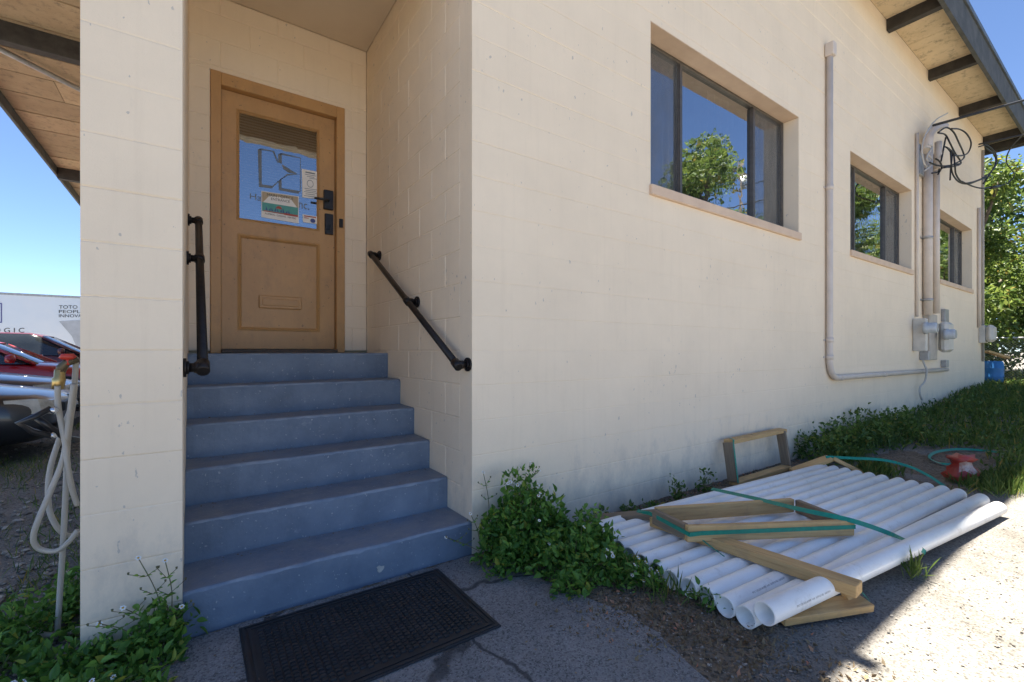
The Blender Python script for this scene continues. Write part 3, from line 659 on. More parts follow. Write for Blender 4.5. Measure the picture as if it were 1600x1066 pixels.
c = ((750,765),(908,790),(908,868),(755,848)); mb = MB(); mb.poly(sq(c,0,1,0,1,y2), 0); mb.poly(sq(c,.1,.9,.1,.24,y2-.0006), 1); mb.poly(sq(c,.1,.4,.35,.45,y2-.0006), 1)
q = sq(c,.5,.85,.35,.95,y2-.0006); cx = sum(q, Vector())/4; mb.poly([cx+Vector((math.cos(k*.4)*.022, 0, math.sin(k*.4)*.02)) for k in range(16)], 2); ds('window_sticker', mb, [PAPER, REDI, BLUEI])
# ================================================================== HANDRAILS
def handrail(label, pts, wallpts, wx):
    t = thing('handrail', label, 'handrail', (pts[0][0], pts[0][1], pts[0][2]))
    mb = MB(); mb.tube(pts, .0215, 14); o = mb.build('rail_pipe', BLACKM); under(t, o)
    for p in wallpts:
        mb = MB(); d = 1 if wx > p[0] else -1; mb.tube([(wx-d*.001, p[1], p[2]), (wx-d*.012, p[1], p[2])], .042, 20); mb.tube([(wx-d*.012, p[1], p[2]), (wx-d*.022, p[1], p[2])], .029, 16)
        mb.tube([(wx-d*.02, p[1], p[2]), p], .0205, 14); mb.tube([(wx-d*.04, p[1], p[2]), Vector(p)-Vector((d*-.024, 0, 0))*0+Vector((d*.01, 0, 0))], .0255, 14)
        under(t, mb.build('wall_flange', BLACKM))
    for i in (0, len(pts)//2, len(pts)-1):
        p = Vector(pts[i]); q = Vector(pts[i-1] if i else pts[1]); dv = (q-p).normalized(); mb = MB(); mb.tube([p-dv*.03, p-dv*.028, p+dv*.035, p+dv*.037], [.02, .027, .027, .02], 14); under(t, mb.build('pipe_fitting', BLACKM))
    return t
a, b = xp(580, 398, 1.275), xp(714, 570, 1.275); m_ = xp(637, 466, 1.275); m_ = a+(b-a)*((m_.y-a.y)/(b.y-a.y))
handrail('sloping black pipe handrail on the right block wall of the porch', [a, m_, b], [a, m_, b], CX2)
a, b = Vector((.02, 1.60, .93)), Vector((.028, .10, -.075)); m_ = a+(b-a)*.36
handrail('black pipe handrail beside the pillar on the left of the blue steps', [a, m_, b], [a, m_, b], CX1)
# ================================================================== MAT
MT = thing('door_mat', 'black rubber mat with raised tread lying in front of the blue steps', 'mat', (.63, -.375, G0+.01))
mx0, mx1, my0, my1, mz = .155, 1.10, -.70, -.065, G0+.0105
mb = MB(); mb.cham((mx0, my0, mz), (mx1, my1, mz+.006), .002); under(MT, mb.build('mat_base', RUBBER))
mb = MB()
for o_ in (0, .022):
    x0, x1, y0, y1 = mx0+.008+o_, mx1-.008-o_, my0+.008+o_, my1-.008-o_; wv = .012
    for a, b in (((x0, y0), (x1, y0+wv)), ((x0, y1-wv), (x1, y1)), ((x0, y0+wv), (x0+wv, y1-wv)), ((x1-wv, y0+wv), (x1, y1-wv))): mb.box((a[0], a[1], mz+.005), (b[0], b[1], mz+.010))
under(MT, mb.build('raised_border', RUBBER))
mb = MB(); nx, ny = 31, 22; ax, ay = (mx1-mx0-.12)/nx, (my1-my0-.12)/ny
for i in range(nx):
    for j in range(ny):
        x, y = mx0+.06+ax*i, my0+.06+ay*(j+(.5 if i % 2 else 0)*.98)
        if y+ay*.8 > my1-.05: continue
        pr = [(.1,.05),(.9,.05),(.9,.55),(.7,.85),(.3,.85),(.1,.55)]; h = .0075+rnd.uniform(0,.0015)
        bt = [(x+p*ax, y+q*ay, mz+.005) for p, q in pr]; tp = [(x+(p*.8+.1)*ax, y+(q*.8+.09)*ay, mz+h+.004) for p, q in pr]
        mb.add(bt+tp, [(6,7,8,9,10,11)]+[(k,(k+1)%6,6+(k+1)%6,6+k) for k in range(6)])
o = mb.build('tread_pads', RUBBER); o['kind'] = 'stuff'; under(MT, o)
# ================================================================== PIPES
def lathe_pipe(L, ro, ri, n=28):
    mb = MB(); vs = []
    for x, r_ in ((0, ri), (0, ro-.0015), (.0015, ro), (L-.0015, ro), (L, ro-.0015), (L, ri)):
        for k in range(n): a = 2*math.pi*k/n; vs.append((x, r_*math.cos(a), r_*math.sin(a)))
    fs = [(i*n+k, i*n+(k+1)%n, ((i+1)%6)*n+(k+1)%n, ((i+1)%6)*n+k) for i in range(6) for k in range(n)]
    mb.add(vs, fs, 0, False)
    for q in range(len(mb.f)):
        i = q//n; mb.smooth[q] = i in (2, 5)
    return mb
PR = .0477
def lay(a, b):
    a, b = Vector(a), Vector(b); x = (b-a).normalized(); y = Vector((0,0,1)).cross(x).normalized(); z = x.cross(y)
    return Matrix(((x.x, y.x, z.x, a.x), (x.y, y.y, z.y, a.y), (x.z, y.z, z.z, a.z), (0,0,0,1)))
near = [(1191,956.6),(1164.7,964.6),(1136,949.8),(1108,935),(1082,922),(1056,910),(1034,897.8),(1003,880),(987,870.5),(972,860),(957.5,850),(943,840),(929,830)]
far = [(1560,794),(1533.6,780.7),(1499.7,772),(1475.7,767),(1453.7,762.7),(1431.7,758.7),(1411.7,755),(1379.7,750),(1359.8,746),(1341,742.5),(1325,739),(1309,736),(1292,732.7)]
PL_ = ['white plastic pipe nearest the sunlit gravel, lying slightly askew on top', 'second white plastic pipe from the sunlit gravel, its open end furthest forward',
 'third white plastic pipe from the sunlit gravel', 'fourth white plastic pipe from the sunlit gravel', 'fifth white plastic pipe from the sunlit gravel', 'sixth white plastic pipe from the sunlit gravel',
 'seventh white plastic pipe from the gravel, last of the front bundle', 'first white pipe of the bundle nearer the wall, beside the gap', 'second white pipe from the gap in the bundle nearer the wall',
 'third white pipe from the gap in the bundle nearer the wall', 'fourth white pipe from the gap in the bundle nearer the wall', 'second closest white pipe to the cream wall', 'white pipe lying closest to the cream wall']
PA = []; zc0 = G0+PR+.010
for i, (n_, f_) in enumerate(zip(near, far)):
    za = zc0+(.03 if i == 0 else 0); a, b = gp(*n_, za), gp(*f_, zc0); PA.append([a, b])
def sep(i0, i1, end):                             # pipes touch but never cut into each other
    for i in range(i0+1, i1):
        p, q = PA[i-1][end], PA[i][end]; dy = q.y-p.y
        if dy < PR*2.01: PA[i][end] = Vector((q.x, p.y+PR*2.01, q.z))
PA[0][0] = Vector((1.95, -1.405, -1.10)); sep(1, 7, 0); sep(0, 7, 1); sep(7, 13, 0); sep(7, 13, 1)
for i, (a, b) in enumerate(PA):
    L = max(2.85, min((b-a).length, 3.1)); mb = lathe_pipe(L, PR, PR-.0058); me = mb.mesh('pvc_pipe')
    t = thing('pvc_pipe', PL_[i], 'pipe', a, 'white plastic pipes stacked beside the wall')
    t.matrix_world = lay(a, b)
    o = link('pipe_wall', me, PVC, t)
    mb = MB(); sp = .32
    if i < 3:                                      # tiny printed line along the pipe, bent round its side
        ang = R(-148 if i else -160)
        vs, fs = text_geo('PVC 1120 SCH 40 PIPE   4 IN   ASTM D1785   NSF-DWV'); sc_ = .0115
        out = [(sp+v[0]*sc_, (PR+.0004)*math.cos(R(180)-(-.25+v[1]*sc_/PR+.0)-(.25 if i == 0 else .55)), 0) for v in vs]
        out = []
        for v in vs:
            th = math.pi-( .15+ (0 if i == 0 else .55)) - v[1]*sc_/PR; out.append((.16+.5*(i % 2)+v[0]*sc_, (PR+.0005)*math.cos(th), (PR+.0005)*math.sin(th)))
        mb.add(out, fs); o = mb.build('printed_line', PVCI, t, fix=False)
# ================================================================== LUMBER FRAMES AND STRAPS
def board(parent, a, b, w_, h, mat, roll=0, inv=None):
    """2x4 from a to b (centre line), w_ across and h high, rounded edges"""
    a, b = Vector(a), Vector(b); L = (b-a).length; mb = MB(); mb.cham((0, -w_/2, -h/2), (L, w_/2, h/2), .0035)
    me = mb.mesh('board')
    import bmesh
    bm = bmesh.new(); bm.from_mesh(me); bmesh.ops.recalc_face_normals(bm, faces=bm.faces); bm.to_mesh(me); bm.free()
    o = link('board', me, mat); o.matrix_world = Matrix.Translation(-Vector(parent.location)) @ lay(a, b) @ Matrix.Rotation(roll, 4, 'X'); o.parent = parent; o.matrix_parent_inverse = Matrix.Identity(4)
    return o
PT = zc0+PR                                        # top of the pipes
# frame standing against the wall
p = [Vector((3.93, -.17, G0+.02)), Vector((4.98, -.17, G0+.02)), Vector((5.05, -.09, G0+.40)), Vector((4.00, -.09, G0+.40))]
t = thing('lumber_crate', 'rectangular wooden frame standing upright against the cream wall', 'wooden frame', (4.45, -.15, G0), 'lumber frames around the pipe bundles')
upv = (p[3]-p[0]).normalized(); rl = -math.atan2(.08, .38)
board(t, p[0]+Vector((.02,0,.01)), p[1]+Vector((-.02,0,.01)), .089, .036, LUMBER, 0); board(t, p[3]-Vector((.0,0,.015)), p[2]-Vector((0,0,.015)), .089, .036, LUMBER, 0)
for x in (p[0].x+.02, p[1].x-.02):
    mb = MB(); L = .345; mb.cham((0, -.0445, -.018), (L, .0445, .018), .0035); me = mb.mesh('board'); o = link('board', me, LUMBERG)
    z_ = upv; xx = Vector((1,0,0)); yy_ = z_.cross(xx).normalized()
    o.matrix_world = Matrix.Translation(-Vector(t.location)) @ Matrix(((z_.x, yy_.x, xx.x, x), (z_.y, yy_.y, xx.y, p[0].y+.004), (z_.z, yy_.z, xx.z, G0+.036+.01), (0,0,0,1))); o.parent = t
mb = ribbon([p[0]+Vector((-.003,-.052,.03)), p[0]+upv*.18+Vector((-.003,-.050,.02)), p[0]+upv*.36+Vector((-.003,-.048,.015)), p[3]+Vector((.0,-.05,.012)), p[3]+Vector((.03,.0,.016))], .02, [Vector((0,-1,.2))]*3+[Vector((0,-.7,.7)), Vector((0,0,1))], .0015)
tag(mb.build('green_strap', STRAP), 'green strap running up the left post of the upright frame', 'strap', 'green packing straps')
# frame lying on the pipes, squashed to a lozenge
TB = PT+.045
A_, B_, C_, D_ = Vector((2.34,-.54,TB+.045)), Vector((3.40,-.905,PT+.0465)), Vector((3.24,-1.28,PT+.0465)), Vector((2.27,-.84,TB+.045))
t2 = thing('lumber_crate', 'wooden frame squashed into a lozenge lying on top of the pipes', 'wooden frame', (2.8, -.9, PT), 'lumber frames around the pipe bundles')
def inset(a, b, e): d = (b-a).normalized(); return a+d*e, b-d*e
board(t2, *inset(A_, B_, .02), .036, .089, LUMBER); board(t2, *inset(D_, C_, -.018), .036, .089, LUMBER)
board(t2, *inset(A_+Vector((-.01,.0,.001)), D_, .022), .036, .088, LUMBERG); board(t2, *inset(B_, C_+Vector((.0,0,.001)), .022), .036, .088, LUMBERG)
# long board over the front bundle with its fallen mate below
t3 = thing('lumber_crate', 'long board strapped across the front pipe bundle with a short board fallen beneath its end', 'wooden frame', (2.4, -1.5, G0), 'lumber frames around the pipe bundles')
e0, e1 = gp(1021, 815, PT+.024), gp(1343, 924, PT+.024)
board(t3, e0+Vector((0,0,.008)), e1+Vector((0,0,.008)), .089, .055, LUMBER)
f0, f1 = gp(1215, 963, G0+.035), gp(1352, 941, G0+.045)
board(t3, f0, f1, .089, .036, LUMBER, R(8)); board(t3, f1+Vector((-.02,.05,.045)), e1+Vector((.02,.07,-.046)), .03, .089, LUMBER, R(20))
# collapsed frame at the far ends
t4 = thing('lumber_crate', 'collapsed wooden frame propped behind the far ends of the pipes', 'wooden frame', (5.13, -.5, G0), 'lumber frames around the pipe bundles')
k0, k1, k2 = gp(1238, 737, G0+.03), gp(1297, 716, G0+.155), gp(1350, 741, G0+.03)
board(t4, k0, k1, .089, .036, LUMBER, R(12)); board(t4, k1+Vector((.01,-.02,0)), k2, .089, .036, LUMBER, R(-10))
t5 = thing('lumber_board', 'dark short board sloping off the pipes near the leafy corner bush', 'board', (2.35, -.2, G0))
board(t5, (2.27, -.10, G0+.05), (2.52, -.46, PT+.035), .089, .036, LUMBERG, R(5))
def strap(label, mb):
    o = mb.build('green_strap', STRAP); return tag(o, label, 'strap', 'green packing straps')
zm = .012
d1 = (A_-D_).normalized(); out1 = Vector((-.97, .22, 0)); out2 = Vector((-.41, -.91, 0))
q = [A_+Vector((0,.12,-.01)), A_+out1*.022+Vector((-.002,0,zm)), D_+out1*.026+Vector((0,0,zm-.004)), D_+out2*.03+out1*.018+Vector((0,0,zm-.006)), D_+(C_-D_)*.06+out2*.0205+Vector((0,0,zm-.006)), C_+(C_-D_).normalized()*.02+out2*.0205+Vector((0,0,zm-.002)), C_+Vector((.035,.02,.01))]
strap('green strap stretched along the front of the lozenge frame on the pipes', ribbon(q, .024, [Vector((-.6,.3,.7)), out1, out1, out1+out2, out2, out2, Vector((.9,-.2,.2))], .0015))
q = spline([gp(1112, 764, G0+.16), gp(1180, 779, PT+.10), gp(1250, 796, PT+.115), gp(1328, 813, PT+.097), gp(1385, 832, PT+.02), gp(1430, 852, PT+.005), gp(1446, 864, PT-.03)], 8)
strap('green strap running diagonally over the lozenge frame and down across the pipes', ribbon(q, .03, Vector((-.5,-.75,.6)), .0015))
q = spline([gp(1290, 714, G0+.17), gp(1330, 716, G0+.165), gp(1380, 719, G0+.16), gp(1420, 729, G0+.12), gp(1450, 743, G0+.07), gp(1476, 760, G0+.01)], 8)
strap('loose green strap arching from the far frame down to the ground', ribbon(q, .028, Vector((-.6,-.5,.6)), .0015))
q = spline([gp(1500, 727, G0+.012), gp(1470, 724, G0+.02), gp(1452, 715, G0+.03), gp(1465, 706, G0+.05), gp(1500, 702, G0+.06), gp(1545, 705, G0+.05), gp(1590, 712, G0+.05)], 8)
strap('green strap curled on the bare earth behind the red bag', ribbon(q, .028, Vector((-.5,-.6,.7)), .0015))
q = spline([e0+Vector((.03,-.3,.026)), e0+Vector((.02,-.25,.03)), gp(1100, 846, PT+.05), gp(1132, 870, PT-.0)], 5)
strap('thin loose strap end hanging under the lozenge frame', ribbon(q, .01, Vector((0,0,1)), .0015))
t_ = e1+Vector((0,.03,0)); q = [t_+Vector((-.02,.03,.024)), t_+Vector((.05,-.0,.024)), t_+Vector((.06,-.02,-.03)), f1+Vector((.0,-.0,.03)), f1+Vector((.03,-.02,-.02))]
strap('short strap wrapped round the near end of the long board', ribbon(q, .02, [Vector((0,0,1)), Vector((.5,-.5,.7)), Vector((.7,-.7,0)), Vector((.7,-.7,.2)), Vector((.7,-.7,0))], .0015))
# red crumpled bag
c0 = gp(1503, 752, G0); mb = MB(); n = 14; rr = random.Random(3); prof = [(.0,.13),(.04,.15),(.09,.12),(.14,.085),(.19,.09),(.23,.13),(.235,.04)]
vs = []
for h, r_ in prof:
    for k in range(n):
        a = 2*math.pi*k/n; q_ = r_*(1+rr.uniform(-.28,.28))*(1.25 if abs(math.cos(a)) > .8 and h > .15 else 1); vs.append((c0.x+q_*math.cos(a)*.9-h*.15, c0.y+q_*math.sin(a)*.8, G0+.03+h*.9+rr.uniform(-.018,.018)))
mb.add(vs, [(i*n+k, i*n+(k+1)%n, (i+1)*n+(k+1)%n, (i+1)*n+k) for i in range(len(prof)-1) for k in range(n)]+[tuple((len(prof)-1)*n+k for k in range(n))])
for q_ in range(len(mb.f)):
    i = q_//n; mb.m[q_] = 1 if (i in (2, 3) and (q_ % n) in (7, 8, 9, 10)) else 0; mb.smooth[q_] = True
BAGR = simple('red_bag', (.42, .05, .035), (.25, .03, .025), 14, .4, bs=.3, bscale=25, bd=.02); BAGW = simple('bag_print', (.55, .45, .40), (.40, .15, .12), 30, .4)
tag(mb.build('crumpled_bag', [BAGR, BAGW]), 'crumpled red plastic bag on the bare earth past the pipe ends', 'bag')
# ================================================================== CONDUITS AND METERS ON THE WALL
def arc(c, r_, a0, a1, n=8): return [(c[0]+r_*math.cos(a0+(a1-a0)*k/n), c[1], c[2]+r_*math.sin(a0+(a1-a0)*k/n)) for k in range(n+1)]
cx, cz, cr = 6.37, -.34, .035
def yo(r_): return -r_-.006
t = thing('wall_conduit', 'long cream L-shaped conduit beside the big window, turning along the wall foot', 'conduit', (cx, 0, cz))
mb = MB(); pts = [(cx, yo(cr), 3.62), (cx, yo(cr), -.12)]+arc((cx+.22, yo(cr), -.12), .22, math.pi, 1.5*math.pi)[1:]+[(11.75, yo(cr), -.36)]
mb.tube(pts, cr, 14); under(t, mb.build('conduit_pipe', PIPEP))
mb = MB(); mb.cham((cx-.05, -.1, 3.60), (cx+.05, -.004, 3.76), .008); under(t, mb.build('top_fitting', PIPEP))
for z in (2.0, .13, -.08):
    mb = MB(); mb.tube([(cx, yo(cr), z-.03), (cx, yo(cr), z+.03)], cr+.005, 14); mb.box((cx-.075, -.008, z-.012), (cx+.075, -.001, z+.012)); under(t, mb.build('clamp', PIPEP))
for x in (6.7, 8.3, 10.2):
    mb = MB(); mb.tube([(x-.03, yo(cr), -.34-.0045*(x-6.5)), (x+.03, yo(cr), -.34-.0045*(x-6.5))], cr+.005, 14); under(t, mb.build('coupling', PIPEP))
def vconduit(label, u, vt, vb, r_, mat=PIPEP, clamps=(), cat='conduit', off=0):
    y = yo(r_)-off; a = wp(u, vt, y); b = wp(u, vb, y); tt = thing('vertical_conduit', label, cat, (a.x, 0, b.z))
    mb = MB(); mb.tube([a, (a.x, y, b.z)], r_, 14); under(tt, mb.build('conduit_pipe', mat))
    for v in clamps:
        z = wp(u, v, y).z; mb = MB(); mb.tube([(a.x, y, z-.02), (a.x, y, z+.02)], r_+.006, 14); mb.box((a.x-r_-.09, -.012, z-.014), (a.x+r_+.02, -.001, z+.014)); mb.tube([(a.x-r_-.07, -.002, z), (a.x-r_-.07, -.13, z)], .012, 8); under(tt, mb.build('clamp', METALG))
    return a.x, y, a.z
vconduit('thin cream conduit beside the second window, left of the thick riser', 1433, 208, 495, .022, clamps=())
mx_, my_, mz_ = vconduit('thick cream service riser above the electric meters', 1450, 215, 492, .065, clamps=(372, 469))
vconduit('medium cream riser just right of the thick service riser', 1463.5, 240, 490, .045)
vconduit('thin conduit at the far end of the wall above the grey box', 1530, 325, 512, .028)
vconduit('dark edged drain line on the far corner of the building', 1536, 235, 565, .022, simple('dull_pipe', (.42, .38, .33), None, 9, .6))
# weatherhead with its tangle of wires
wh = wp(1464, 262, -.14); t = thing('service_mast', 'service mast head with bent cap at the top of the riser, holding tangled wires', 'mast', (wh.x, 0, wh.z))
mb = MB(); mb.tube([wp(1466, 264, -.16), wp(1466, 222, -.16)], .05, 14); under(t, mb.build('mast_pipe', PIPEP))
mb = MB(); mb.tube(spline([wp(1447, 236, -.12), wp(1452, 212, -.13), wp(1462, 201, -.16), wp(1477, 197, -.22)], 5), [.07]*5+[.06]*5+[.05]*6, 12); under(t, mb.build('bent_cap', PIPEP))
mb = MB(); a = wp(1435, 225, -.03); b = wp(1442, 277, -.03); mb.cham((a.x, -.05, b.z), (b.x, -.002, a.z), .006); under(t, mb.build('back_plate', METALG))
WIRE = simple('black_cable', (.012, .012, .013), None, 10, .5); WIREW = simple('grey_cable', (.5, .48, .45), None, 10, .5)
def z4(x, y, yy): return wp(1400+x/5.33, 160+y/5.33, yy)
wires = [([(350,250),(420,210),(480,250),(520,330),(560,420),(560,470),(470,520),(380,550)], -.3), ([(350,255),(410,270),(450,340),(490,420),(540,500),(500,530),(400,545)], -.28),
 ([(460,220),(530,225),(590,265),(625,340),(600,420),(540,445),(470,440)], -.35), ([(410,370),(450,400),(460,500),(470,590),(520,660),(600,680),(690,650),(790,610)], -.3),
 ([(420,375),(475,420),(490,520),(500,600),(550,665),(620,668),(740,620),(830,530),(830,430),(760,360),(690,370)], -.45), ([(430,380),(465,440),(455,560),(450,650)], -.28),
 ([(550,660),(640,700),(720,716),(800,705)], -.4), ([(280,500),(340,525),(420,530),(540,510)], -.26), ([(300,590),(350,580),(360,555)], -.24), ([(350,600),(380,540),(360,490),(330,470)], -.25),
 ([(415,290),(395,390),(375,490)], -.22), ([(740,370),(820,440),(825,520),(760,630),(725,680)], -.5)]
for pts, yy in wires:
    mb = MB(); mb.tube(spline([z4(x, y, yy+.03*math.sin(i*2.)) for i, (x, y) in enumerate(pts)], 6), .0125, 6); under(t, mb.build('wire', WIRE))
for pts, yy in (([(300,200),(240,280),(215,380),(230,490),(260,550)], -.2), ([(430,90),(330,150),(250,260),(215,400),(235,520)], -.22), ([(250,370),(290,390),(265,430),(300,480),(260,540)], -.2), ([(270,350),(300,370),(280,410),(255,470),(290,520),(240,570)], -.23)):
    mb = MB(); mb.tube(spline([z4(x, y, yy) for x, y in pts], 6), .011, 6); under(t, mb.build('wire', WIREW))
mb = MB(); mb.tube([z4(790,712,-.42), z4(860,700,-.42)], .03, 8); under(t, mb.build('splice_sleeve', WIRE))
POLE = Vector((27.5, -12.0, 10.2))
def cable(label, a, b, sag, r_):
    a, b = Vector(a), Vector(b); mb = MB(); mb.tube([a+(b-a)*k/24-Vector((0,0,sag*4*(k/24)*(1-k/24))) for k in range(25)], r_, 6); return tag(mb.build('overhead_cable', WIRE), label, 'cable', 'overhead cables')
cable('thick black overhead cable arriving at the mast head', z4(300,195,-.2), POLE, .15, .02)
cable('lower overhead cable anchored under the eave near the building end', z4(690,350,-.4), POLE-Vector((0,0,1.)), .35, .014)
q = spline([z4(860,700,-.42), z4(940,665,-.5), z4(985,600,-.55), z4(920,500,-.6), z4(950,390,-.75), z4(1066,265,-1.1), z4(1250,120,-1.9)], 6); mb = MB(); mb.tube(q, .011, 6)
tag(mb.build('overhead_cable', WIRE), 'thin cable looping from the splice up past the roof edge', 'cable', 'overhead cables')
# meters
def z5(x, y, yy): return wp(1400+x/5.33, 440+y/5.33, yy)
def boxpx(x0, y0, x1, y1, dep, mb, c=.01):
    """box on the wall whose FRONT-LEFT/side outline fits the pixels: left edge on the wall plane, right edge on the front plane"""
    a = z5(x0, y0, -.003); b = z5(x1, y1, -dep); top = z5(x0, y0, -.003).z; bot = z5(x0, y1, -.003).z
    mb.cham((a.x, -dep, bot), (max(b.x, a.x+.12), -.003, top), c)
t = thing('electric_meter', 'cream electric meter box with grey round meter, left of the pair', 'electric meter', tuple(z5(200, 580, 0)))
mb = MB(); boxpx(138, 310, 262, 580, .17, mb); under(t, mb.build('meter_box', BOXP))
def meter(t, x, y, dep, ln, r_):
    c = z5(x, y, -dep); mb = MB(); mb.tube([c+Vector((0,.02,0)), c+Vector((0,-.03,0)), c+Vector((0,-.031,0)), c+Vector((0,-ln,0)), c+Vector((0,-ln-.02,0))], [r_*1.12, r_*1.12, r_, r_, r_*.8], 20); under(t, mb.build('meter_glass', simple('meter_grey', (.50, .53, .55), (.38, .40, .42), 12, .25)))
    mb = MB(); mb.tube([c+Vector((0,-ln-.019,0)), c+Vector((0,-ln-.024,0))], r_*.7, 20); under(t, mb.build('meter_face', METALG))
meter(t, 245, 388, .17, .13, .085)
mb = MB(); boxpx(195, 582, 275, 655, .12, mb, .006); under(t, mb.build('lower_box', METALG))
t = thing('electric_meter', 'wide cream meter cabinet with second round meter, right of the pair', 'electric meter', tuple(z5(330, 650, 0)))
mb = MB(); boxpx(222, 272, 345, 655, .10, mb); under(t, mb.build('backing_cabinet', simple('cabinet_beige', (.50, .44, .37), None, 8, .55)))
mb = MB(); a = z5(345, 335, -.10); b = z5(440, 590, -.23); mb.cham((a.x, -.24, z5(345, 590, -.1).z), (a.x+.42, -.10, a.z), .05); under(t, mb.build('meter_box', BOXP)); meter(t, 415, 440, .23, .11, .085)
mb = MB(); a = z5(375, 230, -.003); mb.cham((a.x, -.06, z5(375, 335, 0).z), (a.x+.28, -.003, a.z), .006); under(t, mb.build('switch_box', METALG))
mb = MB(); a = z5(372, 655, -.003); mb.cham((a.x, -.08, z5(372, 712, 0).z), (a.x+.2, -.003, a.z), .006); under(t, mb.build('lower_box', METALG))
mb = MB(); mb.tube(spline([z5(222,655,-.08), z5(240,700,-.1), z5(255,745,-.12), z5(240,830,-.10), z5(200,880,-.06), z5(200,940,-.06), z5(215,985,-.06)], 5), .014, 8); tag(mb.build('ground_cable', simple('grey_cable', (.3,.3,.3))), 'grey earth cable dangling from the meter boxes to the weeds', 'cable')
t = thing('utility_box', 'cream rounded utility box at the far corner of the building', 'utility box', tuple(wp(1532, 540, 0)))
mb = MB(); a = wp(1531, 509, -.003); mb.cham((a.x-.1, -.10, wp(1531, 536, 0).z), (a.x+.25, -.003, a.z), .006); under(t, mb.build('box_base', BOXP))
mb = MB(); mb.cham((a.x-.12, -.24, wp(1531, 535, 0).z), (a.x+.27, -.10, a.z+.01), .06); under(t, mb.build('box_cover', BOXP))
# ================================================================== HOSES, TAP
YH = .24
def hpx(pts, y=YH): return spline([wp(u, v, y+.02*math.sin(i*1.3)) for i, (u, v) in enumerate(pts)], 7)
def hose(label, pts, y=YH, r_=.0098, ground=False):
    P = hpx(pts, y) if not ground else spline([gp(u, v, G0+.03) for u, v in pts], 7)
    mb = MB(); mb.tube(P, r_, 10); o = mb.build('garden_hose', HOSE, fix=False); me = o.data; uv = me.uv_layers.new(name='UVMap')
    L = [0]
    for i in range(1, len(P)): L.append(L[-1]+(P[i]-P[i-1]).length)
    for lp in me.loops: uv.data[lp.index].uv = ((lp.vertex_index % 10)/10, L[min(lp.vertex_index//10, len(P)-1)])
    return tag(o, label, 'hose', 'corrugated hoses hanging by the pillar')
hose('grey hose dropping from the brass tap beside the pillar', [(90,603),(91,635),(97,668),(103,700),(106,730),(113,765),(121,790)], .22)
hose('grey hose with the big hanging loop low beside the pillar', [(115,600),(107,660),(99,715),(80,765),(60,812),(52,842),(62,858),(88,861),(106,848),(122,828)], .20)
hose('grey hose running straight down beside the pillar into the weeds', [(119,560),(115,620),(106,690),(103,760),(99,840),(94,920),(89,998)], .26)
hose('grey hose with the smaller inner loop beside the pillar', [(112,635),(95,680),(78,735),(76,790),(88,822),(104,836),(122,836)], .30)
hose('pale hose snaking over the ground at the left edge', [(-20,995),(10,987),(38,982),(56,989),(75,993),(100,990),(125,982)], ground=True, r_=.012)
t = thing('brass_tap', 'brass garden tap with red handle on the side of the pillar', 'tap', tuple(wp(118, 580, YH)))
mb = MB(); mb.tube([wp(123,561,YH), wp(104,567,YH), wp(97,574,YH), wp(93,584,YH)], [.014,.016,.018,.016], 12); under(t, mb.build('tap_body', simple('aged_brass', (.16, .12, .07), (.10, .08, .05), 20, .5, .7)))
mb = MB(); mb.tube([wp(94,578,YH), wp(93,590,YH), wp(92,592,YH), wp(90,608,YH)], [.018,.018,.022,.019], 8); under(t, mb.build('hose_coupling', BRASS))
c_ = wp(106, 559, YH-.01); mb = MB(); mb.tube([c_-Vector((.022,0,.004)), c_-Vector((.016,0,-.004)), c_+Vector((.016,0,.004)), c_+Vector((.022,0,-.002))], [.008,.013,.013,.008], 10); mb.tube([c_, c_-Vector((0,0,.03))], .006, 8); under(t, mb.build('tap_handle', REDPL))
t = thing('hose_hanger', 'black bent metal hose hanger jutting from the pillar side', 'hanger', tuple(wp(100, 680, .3)))
mb = MB(); mb.tube([wp(80,638,.22), wp(55,651,.2), wp(29,661,.18), wp(50,674,.2), wp(82,682,.22)], .0115, 8); mb.tube([wp(57,652,.24), wp(80,670,.26), wp(102,684,.3), wp(122,688,.34)], .013, 8); under(t, mb.build('hanger_arm', BLACKP))
mb = MB(); mb.tube([wp(80,638,.22), wp(89,645,.22)], .014, 8); mb.tube([wp(80,682,.22), wp(86,679,.22)], .013, 8); under(t, mb.build('hanger_tip', simple('chrome', (.7,.7,.7), None, 3, .2, .9)))
a, b = wp(0, 77, 8.45), wp(125, 140, 9.26); d_ = (b-a); mb = MB(); mb.tube([a-d_*.45, b+d_*1.2], .045, 10)
tag(mb.build('ceiling_conduit', METALG), 'grey conduit slung under the left roof overhang', 'conduit')
